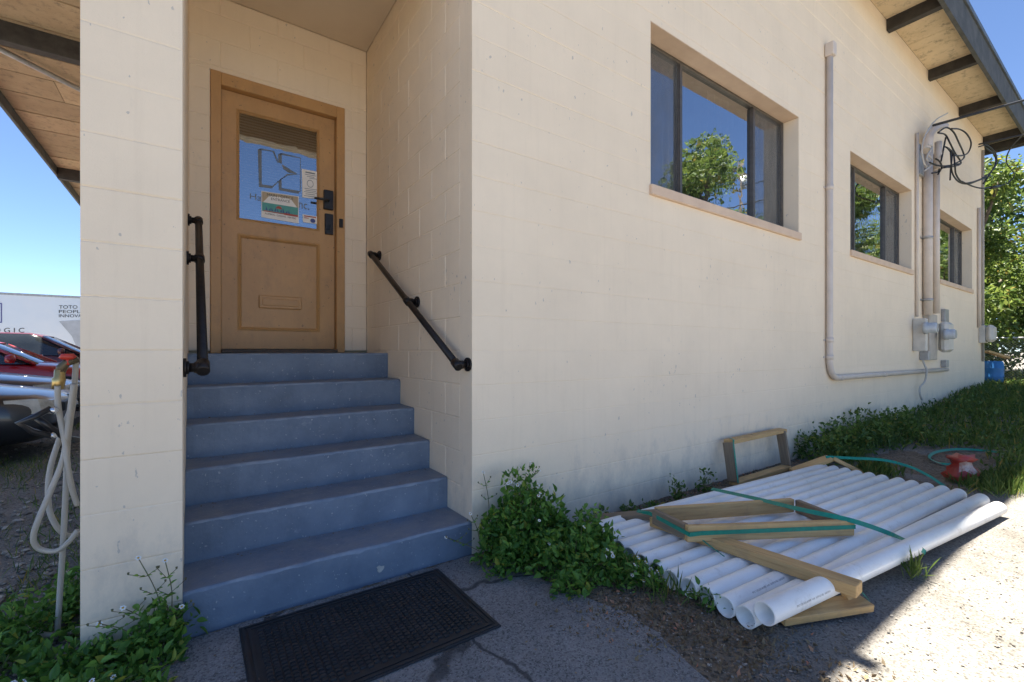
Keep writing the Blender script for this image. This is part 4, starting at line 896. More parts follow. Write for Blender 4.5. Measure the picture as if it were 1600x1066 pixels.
# ================================================================== CARS
GLC = simple('car_glass', (.02, .025, .03), None, 3, .05, spec=.8)
TYRE = simple('tyre_rubber', (.02, .02, .02), None, 20, .8); RIM = simple('alloy_rim', (.35, .35, .36), None, 5, .3, .9)
LENS = simple('headlight_lens', (.55, .52, .45), (.35, .33, .28), 12, .15); CHR = simple('chrome', (.7,.7,.7)); PLASTIC = simple('bumper_plastic', (.02,.02,.022), None, 8, .5)
def car(label, nose, paint, Ln=4.5, hood=.80, roof=1.42, Wd=.89, suv=False, back=0):
    t = thing('parked_car', label, 'car', (nose[0], nose[1], G0), 'cars parked nose to the building')
    x, y0, z0 = nose[0], nose[1], G0
    st = [(0,.36,hood-.20,.58),(-.05,.26,hood-.13,.70),(-.16,.20,hood-.07,.80),(-.4,.18,hood-.02,.86),(-.85,.18,hood+.05,Wd),(-1.35,.18,hood+.13,Wd+.005),(-2.2,.18,hood+.15,Wd+.01),(-3.4,.18,hood+.17,Wd),(-4.1,.2,hood+.16,Wd-.04),(-Ln+.05,.3,hood+.10,Wd-.12),(-Ln,.4,hood,.65)]
    mb = MB(); rings = []
    for sx, zb, zt, hw in st:
        half = [(0,zb),(hw*.82,zb),(hw*.97,zb+.10),(hw,(zb+zt)/2-.02),(hw*.985,zt-.13),(hw*.93,zt-.05),(hw*.78,zt-.005),(hw*.4,zt+.018),(0,zt+.022)]
        ring = half+[(-a, b) for a, b in half[-2:0:-1]]; rings.append([(x+sx, y0+a, z0+b) for a, b in ring])
    n = len(rings[0]); mb.add([p for r_ in rings for p in r_], [(i*n+k, i*n+(k+1)%n, (i+1)*n+(k+1)%n, (i+1)*n+k) for i in range(len(rings)-1) for k in range(n)]+[tuple(range(n))[::-1], tuple((len(rings)-1)*n+k for k in range(n))], 0, True)
    o = mb.build('body', paint); under(t, o); md = o.modifiers.new('smooth', 'SUBSURF'); md.levels = 1; md.render_levels = 2
    gh = [(-1.25,hood+.10,hood+.11,.74),(-1.95,hood+.1,roof-.07,.62),(-2.2,hood+.1,roof,.60),(-3.1,hood+.1,roof+.01,.60),((-4.25 if suv else -3.5),hood+.1,(roof-.03 if suv else roof-.12),.58),((-4.42 if suv else -4.05),hood+.1,hood+.16,.66)]
    if suv: gh[0] = (-1.15,hood+.1,hood+.11,.76)
    mb = MB(); rg = []
    for sx, zb, zt, hw in gh:
        half = [(Wd*.93,zb),(hw+(Wd*.93-hw)*.45,(zb+zt)/2),(hw,zt-.03),(hw*.85,zt)]; rg.append([(x+sx, y0+a, z0+b) for a, b in half]+[(x+sx, y0-a, z0+b) for a, b in half[::-1]])
    n = 8; mb.add([p for r_ in rg for p in r_], [(i*n+k, i*n+k+1, (i+1)*n+k+1, (i+1)*n+k) for i in range(len(rg)-1) for k in range(n-1)], 0, True); under(t, mb.build('windows', GLC))
    mb = MB(); top = [[Vector(p)+Vector((0,0,.006)) for p in r_[2:6]] for r_ in rg[1:-1]]
    for a, b in zip(top[:-1], top[1:]):
        for k in range(3): mb.add([a[k], a[k+1], b[k+1], b[k]], [(0,1,2,3)], 0, True)
    under(t, mb.build('roof', paint))
    for s_ in (0, 7):
        for a, b, wd_ in ((rg[0], rg[1], .035), (rg[-1], rg[-2], .05)):
            pa, pb, pc = Vector(a[s_]), Vector(b[2 if s_ == 0 else 5]), Vector(b[1 if s_ == 0 else 6]); mb = MB(); mb.tube([pa, (pa+pb)/2+Vector((0,(.05 if s_ == 0 else -.05),0)), pb], wd_*.75, 8); under(t, mb.build('pillar', paint))
        a, b = rg[2], rg[2]; off = .012 if s_ == 0 else -.012
        mb = MB(); m1_ = [Vector(rg[3][k])+Vector((.35,off,0)) for k in ((0,1,2) if s_ == 0 else (7,6,5))]; mb.tube(m1_, .03, 6); under(t, mb.build('pillar', PLASTIC))
    for sx in (-.82, -Ln+.95):
        for sy in (-1, 1):
            wy = y0+sy*(Wd-.10); c = Vector((x+sx, wy, z0+.32)); mb = MB()
            mb.tube([c-Vector((0,sy*.1,0)), c+Vector((0,sy*.09,0)), c+Vector((0,sy*.115,0))], [.32,.32,.29], 28); wl_ = mb.build('wheel', TYRE); under(t, wl_)
            mb = MB(); mb.tube([c+Vector((0,sy*.112,0)), c+Vector((0,sy*.118,0))], .215, 28, 1)
            for k in range(7):
                a = k*2*math.pi/7; d = Vector((math.cos(a), 0, math.sin(a))); mb.tube([c+Vector((0,sy*.124,0))+d*.03, c+Vector((0,sy*.122,0))+d*.205], .022, 6, 0)
            mb.tube([c+Vector((0,sy*.11,0)), c+Vector((0,sy*.13,0))], .045, 12, 0); o = mb.build('rim', [RIM, BLACKP]); o.parent = wl_; o.matrix_parent_inverse = Matrix.Identity(4)
            mb = MB(); mb.tube([c+Vector((0,sy*.05,.02)), c+Vector((0,sy*.102,.02))], .375, 28); under(t, mb.build('wheel_arch', PLASTIC))
    for sy in (-1, 1):
        mb = MB(); pr = [(-.02,.34),(-.02,.60),(-.10,.74),(-.34,.815)]
        lo = [Vector((x+a+.012, y0+sy*b, z0+hood-.27+(.03 if i > 1 else 0))) for i, (a, b) in enumerate(pr)]; hi = [Vector((x+a-.02, y0+sy*(b-.02), z0+hood-.115+(.03 if i > 1 else 0))) for i, (a, b) in enumerate(pr)]
        ctr = Vector((x-.45, y0+sy*.5, z0+hood-.2)); lo2 = [ctr+(p-ctr)*1.02 for p in lo]; mb.quadstrip(lo2, hi); bk = [p+Vector((-.12,-sy*.08,0)) for p in lo]; bh = [p+Vector((-.12,-sy*.08,0)) for p in hi]; mb.quadstrip(bk, bh)
        mb.quadstrip(hi, bh); mb.quadstrip(lo2, bk); under(t, mb.build('headlight', LENS))
        mc = Vector((x-1.55, y0+sy*(Wd+.07), z0+hood+.2)); mb = MB(); mb.tube([mc+Vector((.07,0,0)), mc+Vector((.05,0,0)), mc, mc-Vector((.06,0,0))], [.03,.075,.085,.07], 12); mb.tube([mc, mc-Vector((0,sy*.12,.03))], .025, 8); under(t, mb.build('door_mirror', paint))
    mb = MB(); mb.cham((x-.05, y0-.30, z0+hood-.27), (x+.02, y0+.30, z0+hood-.16), .01); under(t, mb.build('grille', PLASTIC))
    mb = MB(); mb.quadstrip([(x+.02, y0-.62, z0+.30), (x+.055, y0-.3, z0+.30), (x+.055, y0+.3, z0+.30), (x+.02, y0+.62, z0+.30)], [(x+.03, y0-.62, z0+.38), (x+.065, y0-.3, z0+.38), (x+.065, y0+.3, z0+.38), (x+.03, y0+.62, z0+.38)]); under(t, mb.build('lower_intake', PLASTIC))
    return t
def paint(name, c, rough=.18): return simple(name, c, c, 3, .3, 0, coat=.6)
car('black sedan with clouded headlight, nearest of the parked cars', (-1.28, 5.35), paint('black_car_paint', (.012,.013,.016)), hood=.78, roof=1.38)
car('dark grey sedan parked between the black sedan and the red car', (-1.62, 8.05), paint('grey_car_paint', (.05,.052,.058)), hood=.79, roof=1.40)
car('bright red car with its red mirror, behind the grey sedan', (-1.30, 11.0), paint('red_car_paint', (.34,.008,.014)), hood=.86, roof=1.44)
car('maroon sport utility car, farthest of the parked cars', (-1.20, 14.4), paint('maroon_car_paint', (.10,.022,.025)), hood=1.0, roof=1.66, suv=True, Ln=4.6)
# ================================================================== TRAILER
TY = 28.5
def tp(u, v, y=TY): return wp(u, v, y)
zt_ = tp(60, 460).z; zb_ = G0+1.0; x0, x1 = -14.5, -.8
t = thing('truck_trailer', 'white box trailer with printed lettering parked behind the cars', 'trailer', ((x0+x1)/2, TY+1.2, G0))
TW = simple('trailer_white', (.72,.76,.80), (.62,.70,.78), .5, .4); mb = MB(); mb.cham((x0, TY, zb_), (x1, TY+2.5, zt_), .04); under(t, mb.build('box_body', TW))
mb = MB(); mb.box((x0, TY-.02, zt_-.10), (x1, TY-.002, zt_+.01)); under(t, mb.build('top_rail', METALG)); mb = MB(); mb.box((x0, TY-.02, zb_), (x1, TY-.002, zb_+.12)); under(t, mb.build('bottom_rail', METALG))
for sx in (x0+1.2, x0+2.4):
    for sy in (.3, 2.2): mb = MB(); mb.tube([(sx, TY+sy-.15, G0+.5), (sx, TY+sy+.15, G0+.5)], .5, 24); under(t, mb.build('wheel', TYRE))
for sy in (.5, 2.0): mb = MB(); mb.box((x1-2.4, TY+sy-.06, G0), (x1-2.28, TY+sy+.06, zb_)); mb.box((x1-2.5, TY+sy-.15, G0), (x1-2.18, TY+sy+.15, G0+.03)); under(t, mb.build('landing_leg', METALG))
mb = MB(); yl = TY-.012
def tq(u0, v0, u1, v1): return [tp(u0, v1, yl), tp(u1, v1, yl), tp(u1, v0, yl), tp(u0, v0, yl)]
for wd_, q in (('TOTO', (92, 477.2, 121, 482.6)), ('PEOPLE', (92, 484.6, 131, 489.4)), ('INNOVATION', (92, 491.2, 150, 496)), ('L O G I C', (-22, 512.5, 38, 520))):
    mb = MB(); text_quad(mb, wd_, tq(*q), 0); under(t, mb.build('printed_word', INK))
mb = MB(); sq_ = [[tp(u, v, yl) for u, v in c] for c in (((-28,473.5),(3,473.5),(3,504.5),(-28,504.5)), ((-26,475.2),(1.2,475.2),(1.2,502.8),(-26,502.8)))]
mb.add(sq_[0]+sq_[1], [(k, (k+1) % 4, 4+(k+1) % 4, 4+k) for k in range(4)]); under(t, mb.build('printed_square', BLUEI))
mb = MB(); mb.poly([tp(u, v, yl) for u, v in ((92,502),(135,500),(135,550),(122,548),(112,525))]); under(t, mb.build('printed_shape', simple('print_grey', (.45,.48,.52), None, 3, .4)))
# ================================================================== PLANTS
def stems(root, origins, tips, r_, mat=STEM, name='stem'):
    mb = MB()
    for a, b in zip(origins, tips):
        a, b = Vector(a), Vector(b); m_ = (a+b)/2+Vector((rnd.uniform(-.02,.02), rnd.uniform(-.02,.02), .03)); mb.tube(spline([a, m_, b], 3), [r_]*3+[r_*.8]*3+[r_*.6], 5, cap=False)
    o = mb.build(name, mat, fix=False); o['kind'] = 'stuff'; _under(root, o); return o
FLW = None
def flower(root, p, d, s=1.):
    global FLW
    if FLW is None:
        mb = MB()
        for k in range(6):
            a = k*math.pi/3; c, s_ = math.cos(a), math.sin(a); L, wd_ = .0125, .0048
            mb.add([(c*.002, s_*.002, 0), (c*L*.6-s_*wd_, s_*L*.6+c*wd_, .002), (c*L, s_*L, -.0005), (c*L*.6+s_*wd_, s_*L*.6-c*wd_, .002)], [(0,1,2,3)], 0)
        for k in range(6):
            a = k*math.pi/3; b = a+math.pi/3; mb.add([(0,0,.005), (math.cos(a)*.0045, math.sin(a)*.0045, .001), (math.cos(b)*.0045, math.sin(b)*.0045, .001)], [(0,1,2)], 1)
        FLW = mb.mesh('flower'); FLW.materials.append(PETAL); FLW.materials.append(YELLOW)
    o = bpy.data.objects.new('flower', FLW); C.objects.link(o); d = Vector(d).normalized()
    o.matrix_world = Matrix.Translation(Vector(p)-Vector(root.location)) @ d.to_track_quat('Z', 'Y').to_matrix().to_4x4() @ Matrix.Scale(s, 4); o.parent = root
def bush(name, label, cat, lobes, nleaf, size, nfl, seed, mat=LEAF, tall=(), kind='ovate', group=None):
    """lobes: (x, y, rx, ry, h). leaves sit on stems that rise from the foot, thicker towards the outside"""
    r = np.random.default_rng(seed); x, y = lobes[0][:2]; root = thing(name, label, cat, (x, y, ground_z(x, y)), group); P = []; N = []; O = []; T_ = []
    area = np.array([l[2]*l[3]*l[4] for l in lobes])**.7; area /= area.sum()
    for l, a in zip(lobes, area):
        n = int(nleaf*a); gz = ground_z(l[0], l[1]); nc = max(8, n//9)
        u = r.random(nc); th = r.random(nc)*2*math.pi; ph = np.arccos(1-u*.98); rad = .55+.5*r.random(nc)**.7; lump = 1+.22*np.sin(3*th+seed)+.15*np.sin(5*th+ph*4)
        cx_ = l[0]+l[2]*rad*lump*np.sin(ph)*np.cos(th); cy_ = l[1]+l[3]*rad*lump*np.sin(ph)*np.sin(th); cz_ = gz+.01+l[4]*rad*lump*np.cos(ph)
        cy_ = np.minimum(cy_, -.015) if l[0] > 1.3 else cy_
        for k in range(nc):
            c = np.array([cx_[k], cy_[k], max(cz_[k], gz+.02)]); O.append((l[0]+(c[0]-l[0])*.3, l[1]+(c[1]-l[1])*.3, gz)); T_.append(c)
            out = c-np.array([l[0], l[1], gz-.05]); out /= np.linalg.norm(out)
            m_ = 9; P.append(c+r.normal(size=(m_, 3))*size*.55); N.append(out*.6+r.normal(size=(m_, 3))*.65+np.array([0,0,.12]))
    P = np.concatenate(P); N = np.concatenate(N); P[:, 2] = np.maximum(P[:, 2], G0+.006); wl_ = P[:, 0] > 1.36
    P[wl_, 1] = np.minimum(P[wl_, 1], -.02)
    sz = size*(.35+.95*r.random(len(P))**1.3); o = link('foliage', leaves_mesh('foliage', P, N, sz, kind, r, 1.2), mat); o['kind'] = 'stuff'; _under(root, o)
    sel = r.permutation(len(O))[:min(70, len(O))]; stems(root, [O[k] for k in sel], [T_[k] for k in sel], .0022)
    Tz = np.array(T_); order = np.argsort(-(Tz[:, 2]*1.0-Tz[:, 1]*.8+r.random(len(Tz))*.35))
    for k in order[:nfl]:
        c = Vector(T_[k]); up_ = Vector((r.uniform(-.25,.25), r.uniform(-.6,.0), .8)); q = c+up_.normalized()*r.uniform(.03,.07); stems(root, [c], [q], .0011); flower(root, q, Vector((r.uniform(-.5,.5), -.6, .8)), r.uniform(.75,1.1))
    for bs_, tp_ in tall:                          # lone flowering stalks
        bs_, tp_ = Vector(bs_), Vector(tp_); mid = (bs_+tp_)/2+Vector((.012,0,.0)); mb = MB(); mb.tube(spline([bs_, mid, tp_], 5), .0019, 6); pp = []; dd = []
        for f in (.45, .72):
            pt = bs_+(tp_-bs_)*f
            for s_ in (-1, 1): e = pt+Vector((s_*r.uniform(.03,.06), r.uniform(-.02,.01), r.uniform(.02,.05))); mb.tube([pt, e], .0012, 5); mb.tube([e, e+Vector((0,0,.008))], [.003,.0045], 6); pp += [pt, e*.4+pt*.6]; dd += [(s_, -.3, .4), (s_*.6, -.5, .5)]
        st_ = mb.build('flower_stalk', STEM); _under(root, st_); flower(root, tp_, (.2,-.6,.8), .95)
        lm = leaves_mesh('stalk_leaves', np.array([tuple(p) for p in pp]), np.array(dd), np.full(len(pp), .022), 'ovate', r, 1); o = link('stalk_leaves', lm, mat); o['kind'] = 'stuff'; _under(root, o)
    return root
bush('flowering_weed', 'big leafy green weed with small white flowers at the porch corner', 'bush', [(1.62,-.17,.23,.14,.42),(1.46,-.16,.15,.12,.25),(1.80,-.17,.15,.12,.22),(1.55,-.32,.20,.12,.17)], 3400, .046, 14, 11,
     tall=[((1.44,-.06,G0+.2), wp(755,738,-.05)), ((1.35,-.10,G0+.1), wp(735,803,-.1)), ((1.66,-.10,G0+.4), wp(843,735,-.08)), ((1.3,-.18,G0+.1), gp(697,840,-1.06))])
bush('flowering_weed', 'lower spreading weed with white flowers between asphalt and the pipe ends', 'bush', [(1.72,-.50,.23,.18,.17),(1.84,-.64,.16,.15,.12),(1.92,-.40,.16,.17,.20),(1.62,-.66,.13,.12,.08),(1.90,-.82,.10,.10,.06)], 2600, .043, 17, 12)
bush('low_weed', 'low green weed sprouting in front of the open pipe ends', 'weed', [(1.86,-.86,.07,.08,.08),(1.97,-1.12,.05,.08,.05)], 90, .036, 0, 13)
bush('flowering_weed', 'leafy weed with tall flower stalks at the foot of the pillar', 'bush', [(-.22,-.12,.17,.10,.12),(-.13,-.06,.10,.06,.17),(-.38,-.02,.16,.12,.09),(-.32,-.28,.22,.12,.07)], 1900, .042, 6, 14,
     tall=[((-.10,-.05,G0+.12), wp(216,872,-.04)), ((-.08,-.06,G0+.12), wp(258,876,-.05)), ((-.14,-.06,G0+.12), wp(192,950,-.05)), ((-.07,-.06,G0+.12), wp(284,948,-.06)), ((-.2,-.07,G0+.12), wp(155,975,-.06))])
bush('flowering_weed', 'weed patch with white flowers in the bottom left corner by the hoses', 'bush', [(-.62,.05,.18,.20,.11),(-.58,.38,.16,.22,.13),(-.48,.62,.09,.3,.14),(-.75,.20,.16,.16,.08)], 1900, .040, 6, 15)
for i, (u, v, h, rx) in enumerate(((1058,785,.17,.05),(1103,772,.16,.07),(1020,800,.05,.04),(985,806,.05,.035),(940,815,.09,.04))):
    q = gp(u, v, G0); lab = ['tall thin weed against the wall left of the upright frame', 'bushy small weed touching the upright frame', 'tiny weed at the wall foot by the strap end', 'tiny weed at the wall foot behind the pipes', 'small weed at the wall foot beside the dark board'][i]
    bush('wall_weed', lab, 'weed', [(q.x, min(q.y, -.07), rx, .05, h)], 110 if h > .1 else 50, .036, 0, 30+i, LEAFC)
bush('wall_shrub', 'dark green shrub growing against the wall past the upright frame', 'bush', [(5.75,-.22,.38,.2,.30),(6.4,-.22,.4,.22,.34),(7.1,-.25,.45,.22,.38),(7.9,-.3,.5,.25,.34)], 4200, .055, 0, 40, LEAFC)
# ground cover and grass
def scatter(name, label, cat, n, fx, size, kind, mat, seed, lean=.5, up=1.):
    r = np.random.default_rng(seed); P = []
    while len(P) < n:
        x, y = fx(r)
        if x is None: continue
        P.append((x, y, ground_z(x, y)+.004))
    P = np.array(P); N = r.normal(size=P.shape)*lean; N[:, 2] = np.abs(N[:, 2])+up
    o = link(name, leaves_mesh(name, P, N, size*(.5+.9*r.random(len(P))), kind, r), mat); o['kind'] = 'stuff'; tag(o, label, cat); return o
def cover(r):
    x = r.uniform(6.2, 24); y = r.uniform(-4.6, -.03) if x < XE+.1 else r.uniform(-5, 3)
    bare = ((x-6.4)/1.05)**2+((y+1.0)/.46)**2
    edge = -1.7-.28*(x-6)-.3*math.sin(x*1.7)
    if y < max(edge, -4.4) or bare < 1+.4*math.sin(x*7)*math.sin(y*9): return None, None
    if math.sin(x*1.9+1)*math.sin(y*2.7+x)+r.normal()*.5 < -.75: return None, None
    return x, y
r_ = np.random.default_rng(51)
def cover_mesh():
    P = []; N = []; n = 0
    while n < 5200:
        x, y = cover(r_)
        if x is None: continue
        h = .05+.13*r_.random()*(1+.5*math.sin(x*2.2)*math.sin(y*3)); m_ = 9
        P.append(np.array([x, y, ground_z(x, y)+.01])+np.stack([r_.normal(size=m_)*.06, r_.normal(size=m_)*.06, r_.random(m_)*h], 1)); N.append(r_.normal(size=(m_,3))*.7+np.array([0,0,.5])); n += 1
    P = np.concatenate(P); N = np.concatenate(N); k = P[:, 0] < XE; P[k, 1] = np.minimum(P[k, 1], -.02)
    o = link('ground_cover', leaves_mesh('ground_cover', P, N, .05*(.5+r_.random(len(P))), 'simple', r_, .8), LEAFC); o['kind'] = 'stuff'; tag(o, 'dark leafy ground cover spreading along the far part of the wall', 'ground cover')
cover_mesh()
scatter('grass', 'green grass blades among the ground cover and round the bare earth', 'grass', 16000, cover, .17, 'blade', GRASS, 52, .45)
def tuft(r):
    k = r.integers(0, 9); k = k if k not in (4, 5, 8) or r.random() < .07 else 1; cxs = [(5.75,-1.5),(6.2,-1.7),(6.8,-1.9),(7.6,-2.1),(1.86,-.74),(1.90,-.98),(5.5,-.75),(5.9,-.35),(3.15,-1.60)]
    a = cxs[k]; s_ = .16 if k in (0,1,2,3) else .03 if k == 8 else .05 if k in (4,5) else .12; return a[0]+r.normal()*s_, a[1]+r.normal()*s_*.7
scatter('grass_tufts', 'grass tufts at the pipe ends and beside the red bag', 'grass', 5200, tuft, .12, 'blade', GRASS, 53, .5)
def leftg(r): 
    x, y = r.uniform(-3.2, -.5), r.uniform(.8, 9)
    if math.sin(x*3.1)*math.sin(y*1.7+1)+r.normal()*.35 < .35 and not (x > -.75 and y < 2): return None, None
    return x, y
scatter('parking_grass', 'sparse grass in the gravel beside the parked cars', 'grass', 5200, leftg, .07, 'blade', GRASS, 54, .6)
def dirtf(r):
    k = r.random()
    if k < .7: 
        s_ = r.random(); x, y = 1.55+.45*s_+r.normal()*.13, -.85-.75*s_*r.random()-.35*s_+r.normal()*.12
        return x, y
    return r.uniform(2, 5.5), r.uniform(-.12, -.02)
scatter('leaf_litter', 'dry leaf litter on the dirt beside the asphalt edge', 'leaf litter', 1500, dirtf, .022, 'simple', DRYL, 55, 1.2, .2)
# loose stones
def stones(name, label, n, f, s0, s1, seed):
    r = np.random.default_rng(seed); t_ = (1+5**.5)/2
    ico = np.array([(-1,t_,0),(1,t_,0),(-1,-t_,0),(1,-t_,0),(0,-1,t_),(0,1,t_),(0,-1,-t_),(0,1,-t_),(t_,0,-1),(t_,0,1),(-t_,0,-1),(-t_,0,1)])/1.9
    fc = [(0,11,5),(0,5,1),(0,1,7),(0,7,10),(0,10,11),(1,5,9),(5,11,4),(11,10,2),(10,7,6),(7,1,8),(3,9,4),(3,4,2),(3,2,6),(3,6,8),(3,8,9),(4,9,5),(2,4,11),(6,2,10),(8,6,7),(9,8,1)]
    V = []; Fc = []
    for i in range(n):
        x, y = f(r); s_ = s0+(s1-s0)*r.random()**3; v = ico*(1+r.normal(size=(12,1))*.16)*s_*np.array([1+r.random()*.5, 1, .55]); a = r.random()*6.3; c, s2 = math.cos(a), math.sin(a)
        v = np.stack([v[:,0]*c-v[:,1]*s2+x, v[:,0]*s2+v[:,1]*c+y, v[:,2]+ground_z(x, y)+s_*.25+.004], 1); b = 12*i; V += v.tolist(); Fc += [(a_+b, b_+b, c_+b) for a_, b_, c_ in fc]
    me = bpy.data.meshes.new(name); me.from_pydata(V, [], Fc); me.update(); m, nn, ll, p = nodes(name+'_stone'); ge = nn.new('ShaderNodeNewGeometry'); rr_ = ramp(nn, [(0,(.12,.112,.10)),(.6,(.26,.235,.20)),(1,(.42,.385,.33))]); ll.new(ge.outputs['Random Per Island'], rr_.inputs[0]); ll.new(rr_.outputs[0], p.inputs['Base Color']); p.inputs['Roughness'].default_value = .9
    o = link(name, me, m); o['kind'] = 'stuff'; return tag(o, label, 'gravel')
def sg(r): 
    while True:
        x, y = r.uniform(1.0, 7.0), r.uniform(-2.6, -1.2)
        if y < -1.40-.13*(x-2): return x, y
stones('loose_gravel', 'loose pale gravel on the sunlit ground beside the pipes', 3600, sg, .0015, .006, 61)
stones('parking_gravel', 'loose grey gravel on the parking ground beside the hoses', 5200, lambda r: (-.42-abs(r.normal())*.9, .1+r.random()**1.5*7), .004, .020, 62)
def dg(r): 
    s_ = r.random(); return 1.5+.5*s_+r.normal()*.15, -.85-1.0*s_*r.random()-.3*s_+r.normal()*.1
stones('dirt_pebbles', 'pebbles and crumbs on the dirt between asphalt and pipes', 700, dg, .002, .007, 63)
def debris(name, label, pts, s0, s1, seed, mat, kind):
    r = np.random.default_rng(seed); P = np.array(pts); N = r.normal(size=P.shape); N[:, 2] = np.abs(N[:, 2])*.25+.05
    o = link(name, leaves_mesh(name, P, N, s0+(s1-s0)*r.random(len(P))**2, kind, r, 2.), mat); o['kind'] = 'stuff'; return tag(o, label, 'litter')
rr = random.Random(91); pts = []
for i in range(5):
    for k in range(70): pts.append((rr.uniform(CX1+.02, CX2-.02), SY[i+1]-.012-abs(rr.gauss(0, .035)), SZ[i]+.005))
    for k in range(12): pts.append((rr.uniform(CX1+.02, CX2-.02), rr.uniform(SY[i]+.03, SY[i+1]-.02), SZ[i]+.005))
debris('step_litter', 'dry leaf crumbs and grit gathered at the back of the blue treads', pts, .004, .016, 92, DRYL, 'simple')
debris('apron_litter', 'scattered dry crumbs and leaf bits on the asphalt by the mat', [(rr.uniform(-.25, 1.6), -.02-abs(rr.gauss(0, .45)), G0+.011) for k in range(330)], .004, .018, 93, DRYL, 'simple')
# ================================================================== TREES, FENCE AND THINGS BEYOND
def tree(label, x, y, h, cr, nl, seed, leaf, low=.25, size=.16, group='trees'):
    r = np.random.default_rng(seed); gz = ground_z(x, y); root = thing('leafy_tree', label, 'tree', (x, y, gz), group)
    mb = MB(); tr_h = h*.55; tr = .06+.018*h; mb.tube(spline([(x, y, gz-.1), (x+r.normal()*.15, y+r.normal()*.15, gz+tr_h*.5), (x+r.normal()*.2, y+r.normal()*.2, gz+tr_h)], 4), [tr*(1-.07*k) for k in range(9)], 9); P = []; N = []
    lobes = []
    for k in range(26):
        th = r.random()*6.283; f = r.random()**.6; zz = h*(low+(1-low)*r.random()); env = math.sin(min(max((zz/h-low)/(1-low), .03), .97)*math.pi)**.6
        c = np.array([x+cr*f*env*math.cos(th), y+cr*f*env*math.sin(th), gz+zz*.93]); lr = cr*(.20+.20*r.random()); lobes.append((c, lr))
    _under(root, mb.build('trunk', BARK)); mb = MB()
    for c, lr in lobes:
        s_ = Vector((x, y, gz+min(tr_h, max(.3, (c[2]-gz)*.6)))); e = Vector(c); mb.tube(spline([s_, (s_+e)/2+Vector((0,0,-.1*lr)), e], 3), [tr*.38-.035*tr*k for k in range(7)], 6)
        m_ = int(nl/26); d = r.normal(size=(m_, 3)); d /= np.linalg.norm(d, axis=1)[:, None]; rad = lr*(.35+.75*r.random(m_))[:, None]; p = c+d*rad*np.array([1.15,1.15,.8])
        P.append(p); N.append(d*.5+r.normal(size=(m_, 3))*.6+np.array([0,0,-.25]))
    _under(root, mb.build('limbs', BARK)); P = np.concatenate(P); N = np.concatenate(N)
    o = link('crown', leaves_mesh('crown', P, N, size*(.6+.8*r.random(len(P))), 'simple', r, 1.), leaf); o['kind'] = 'stuff'; _under(root, o); return root
tree('bright leafy tree just past the far corner of the building', 18.6, .9, 6.6, 2.5, 15000, 71, TREEL, .10, .15)
tree('tall dark tree behind the fence past the building end', 22.5, 3.0, 8.5, 3.4, 14000, 72, TREED, .10, .19)
tree('leafy tree at the right picture edge over the fence', 20.5, -1.6, 5.6, 2.3, 10000, 73, TREEL, .08, .15)
tree('dark low tree closing the view beyond the fence', 25.5, -1.5, 6.5, 3.2, 9000, 74, TREED, .04, .22)
tree('wide dark tree far behind the blue barrel', 28, 2.5, 8, 4, 9000, 75, TREED, .04, .26)
tree('round tree across the lot, seen in the big window reflection', 23.4, -12.4, 13.2, 4.0, 24000, 76, TREEL, .2, .23)
tree('small tree by the utility pole, seen in the big window reflection', 32.0, -14.5, 11.8, 3.2, 10000, 77, TREEL, .15, .24)
tree('spreading tree across the lot, seen in the second window reflection', 44, -13, 15.5, 6, 15000, 78, TREEL, .06, .38)
tree('dark tree across the lot, seen in the third window reflection', 62, -11, 18, 7, 9000, 79, TREED, .03, .5)
tree('low tree across the lot left of the round one', 16.5, -13.5, 8.2, 2.8, 6000, 80, TREED, .1, .3)
t = thing('utility_pole', 'wooden utility pole across the lot carrying the overhead cables', 'pole', (POLE.x, POLE.y, G0))
mb = MB(); mb.tube([(POLE.x, POLE.y, G0-.2), (POLE.x, POLE.y, 11.6)], [.15, .10], 12); _under(t, mb.build('pole_shaft', BARK))
mb = MB(); mb.box((POLE.x-.9, POLE.y-.06, 10.9), (POLE.x+.9, POLE.y+.06, 11.05)); _under(t, mb.build('crossarm', BARK)); mb = MB(); mb.tube([(POLE.x+.3, POLE.y, 10.0), (POLE.x+.3, POLE.y, 10.8)], .2, 14); _under(t, mb.build('transformer', METALG))
t = thing('chain_link_fence', 'grey chain link fence in front of the trees past the building', 'fence', (17, .5, ground_z(17, .5)))
fx, fy0, fy1 = 17.3, -2.3, 3.0
for y in np.arange(fy0, fy1+.1, 1.32): mb = MB(); z = ground_z(fx, y); mb.tube([(fx, y, z-.1), (fx, y, z+1.25)], .03, 8); _under(t, mb.build('fence_post', METALG))
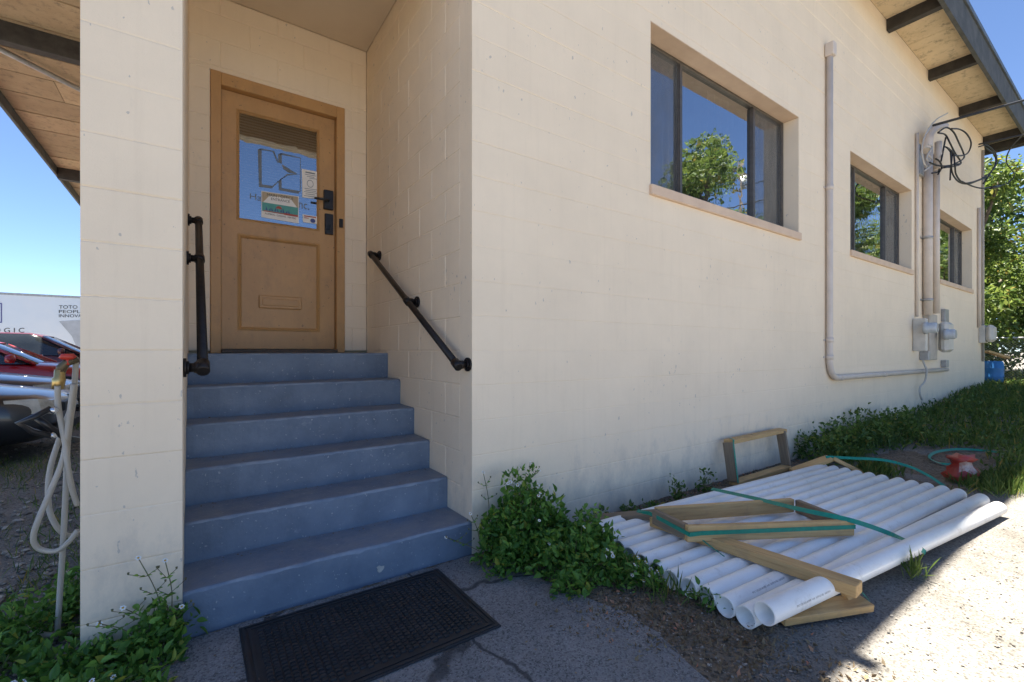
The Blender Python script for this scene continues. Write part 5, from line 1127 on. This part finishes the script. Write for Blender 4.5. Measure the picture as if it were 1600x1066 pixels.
mb = MB(); mb.tube([(fx, fy0, -.89+1.22), (fx, fy1, -.89+1.22)], .022, 8); _under(t, mb.build('top_rail', METALG))
mb = MB(); k = fy0-1.2
while k < fy1:
    for s_ in (1, -1):
        a = [fx, k if s_ > 0 else k+1.2, -.85]; b = [fx, k+1.2 if s_ > 0 else k, .33]
        lo, hi = (max(k, fy0)-k)/1.2, (min(k+1.2, fy1)-k)/1.2
        if hi <= lo: continue
        f0, f1 = (lo, hi) if s_ > 0 else (1-hi, 1-lo); pa = [a[i]+(b[i]-a[i])*f0 for i in range(3)]; pb = [a[i]+(b[i]-a[i])*f1 for i in range(3)]
        mb.tube([pa, pb], .0025, 4, cap=False)
    k += .07
o = mb.build('wire_mesh', METALG, fix=False); o['kind'] = 'stuff'; _under(t, o)
bp = gp(1549, 592, -.86); c0 = Vector((16.4, wp(1549,570,0).y+.0, 0)); d_ = ray(1551, 580); tt_ = 16.5/d_.x; c0 = Vector((16.5, d_.y*tt_-D, ground_z(16.5, .2)))
t = thing('plastic_barrel', 'blue plastic barrel behind the far corner of the building', 'barrel', c0); BL = simple('barrel_blue', (.02,.16,.42), (.015,.12,.33), 6, .45)
mb = MB(); mb.tube([c0+Vector((0,0,h)) for h in (0,.03,.2,.22,.24,.42,.44,.46,.58,.62)], [.17,.19,.2,.21,.2,.2,.21,.2,.19,.17], 20); _under(t, mb.build('barrel_body', BL)); mb = MB(); mb.tube([c0+Vector((.08,0,.62)), c0+Vector((.08,0,.64))], .03, 10); _under(t, mb.build('bung', BLACKP))
t = thing('leaning_plank', 'pale plank leaning against the far corner beside the barrel', 'plank', (15.7, -.1, -.3))
d_ = ray(1541, 549); a = d_*(15.5/d_.x); a.y -= D; d_ = ray(1574, 559); b = d_*(15.9/d_.x); b.y -= D
board(t, a, b, .14, .05, LUMBER)
t = thing('fallen_plank', 'pale board lying on the ground in front of the barrel', 'plank', (16, -.2, -.89))
board(t, gp(1543, 583, -.78), gp(1572, 602, -.86), .14, .05, LUMBER)
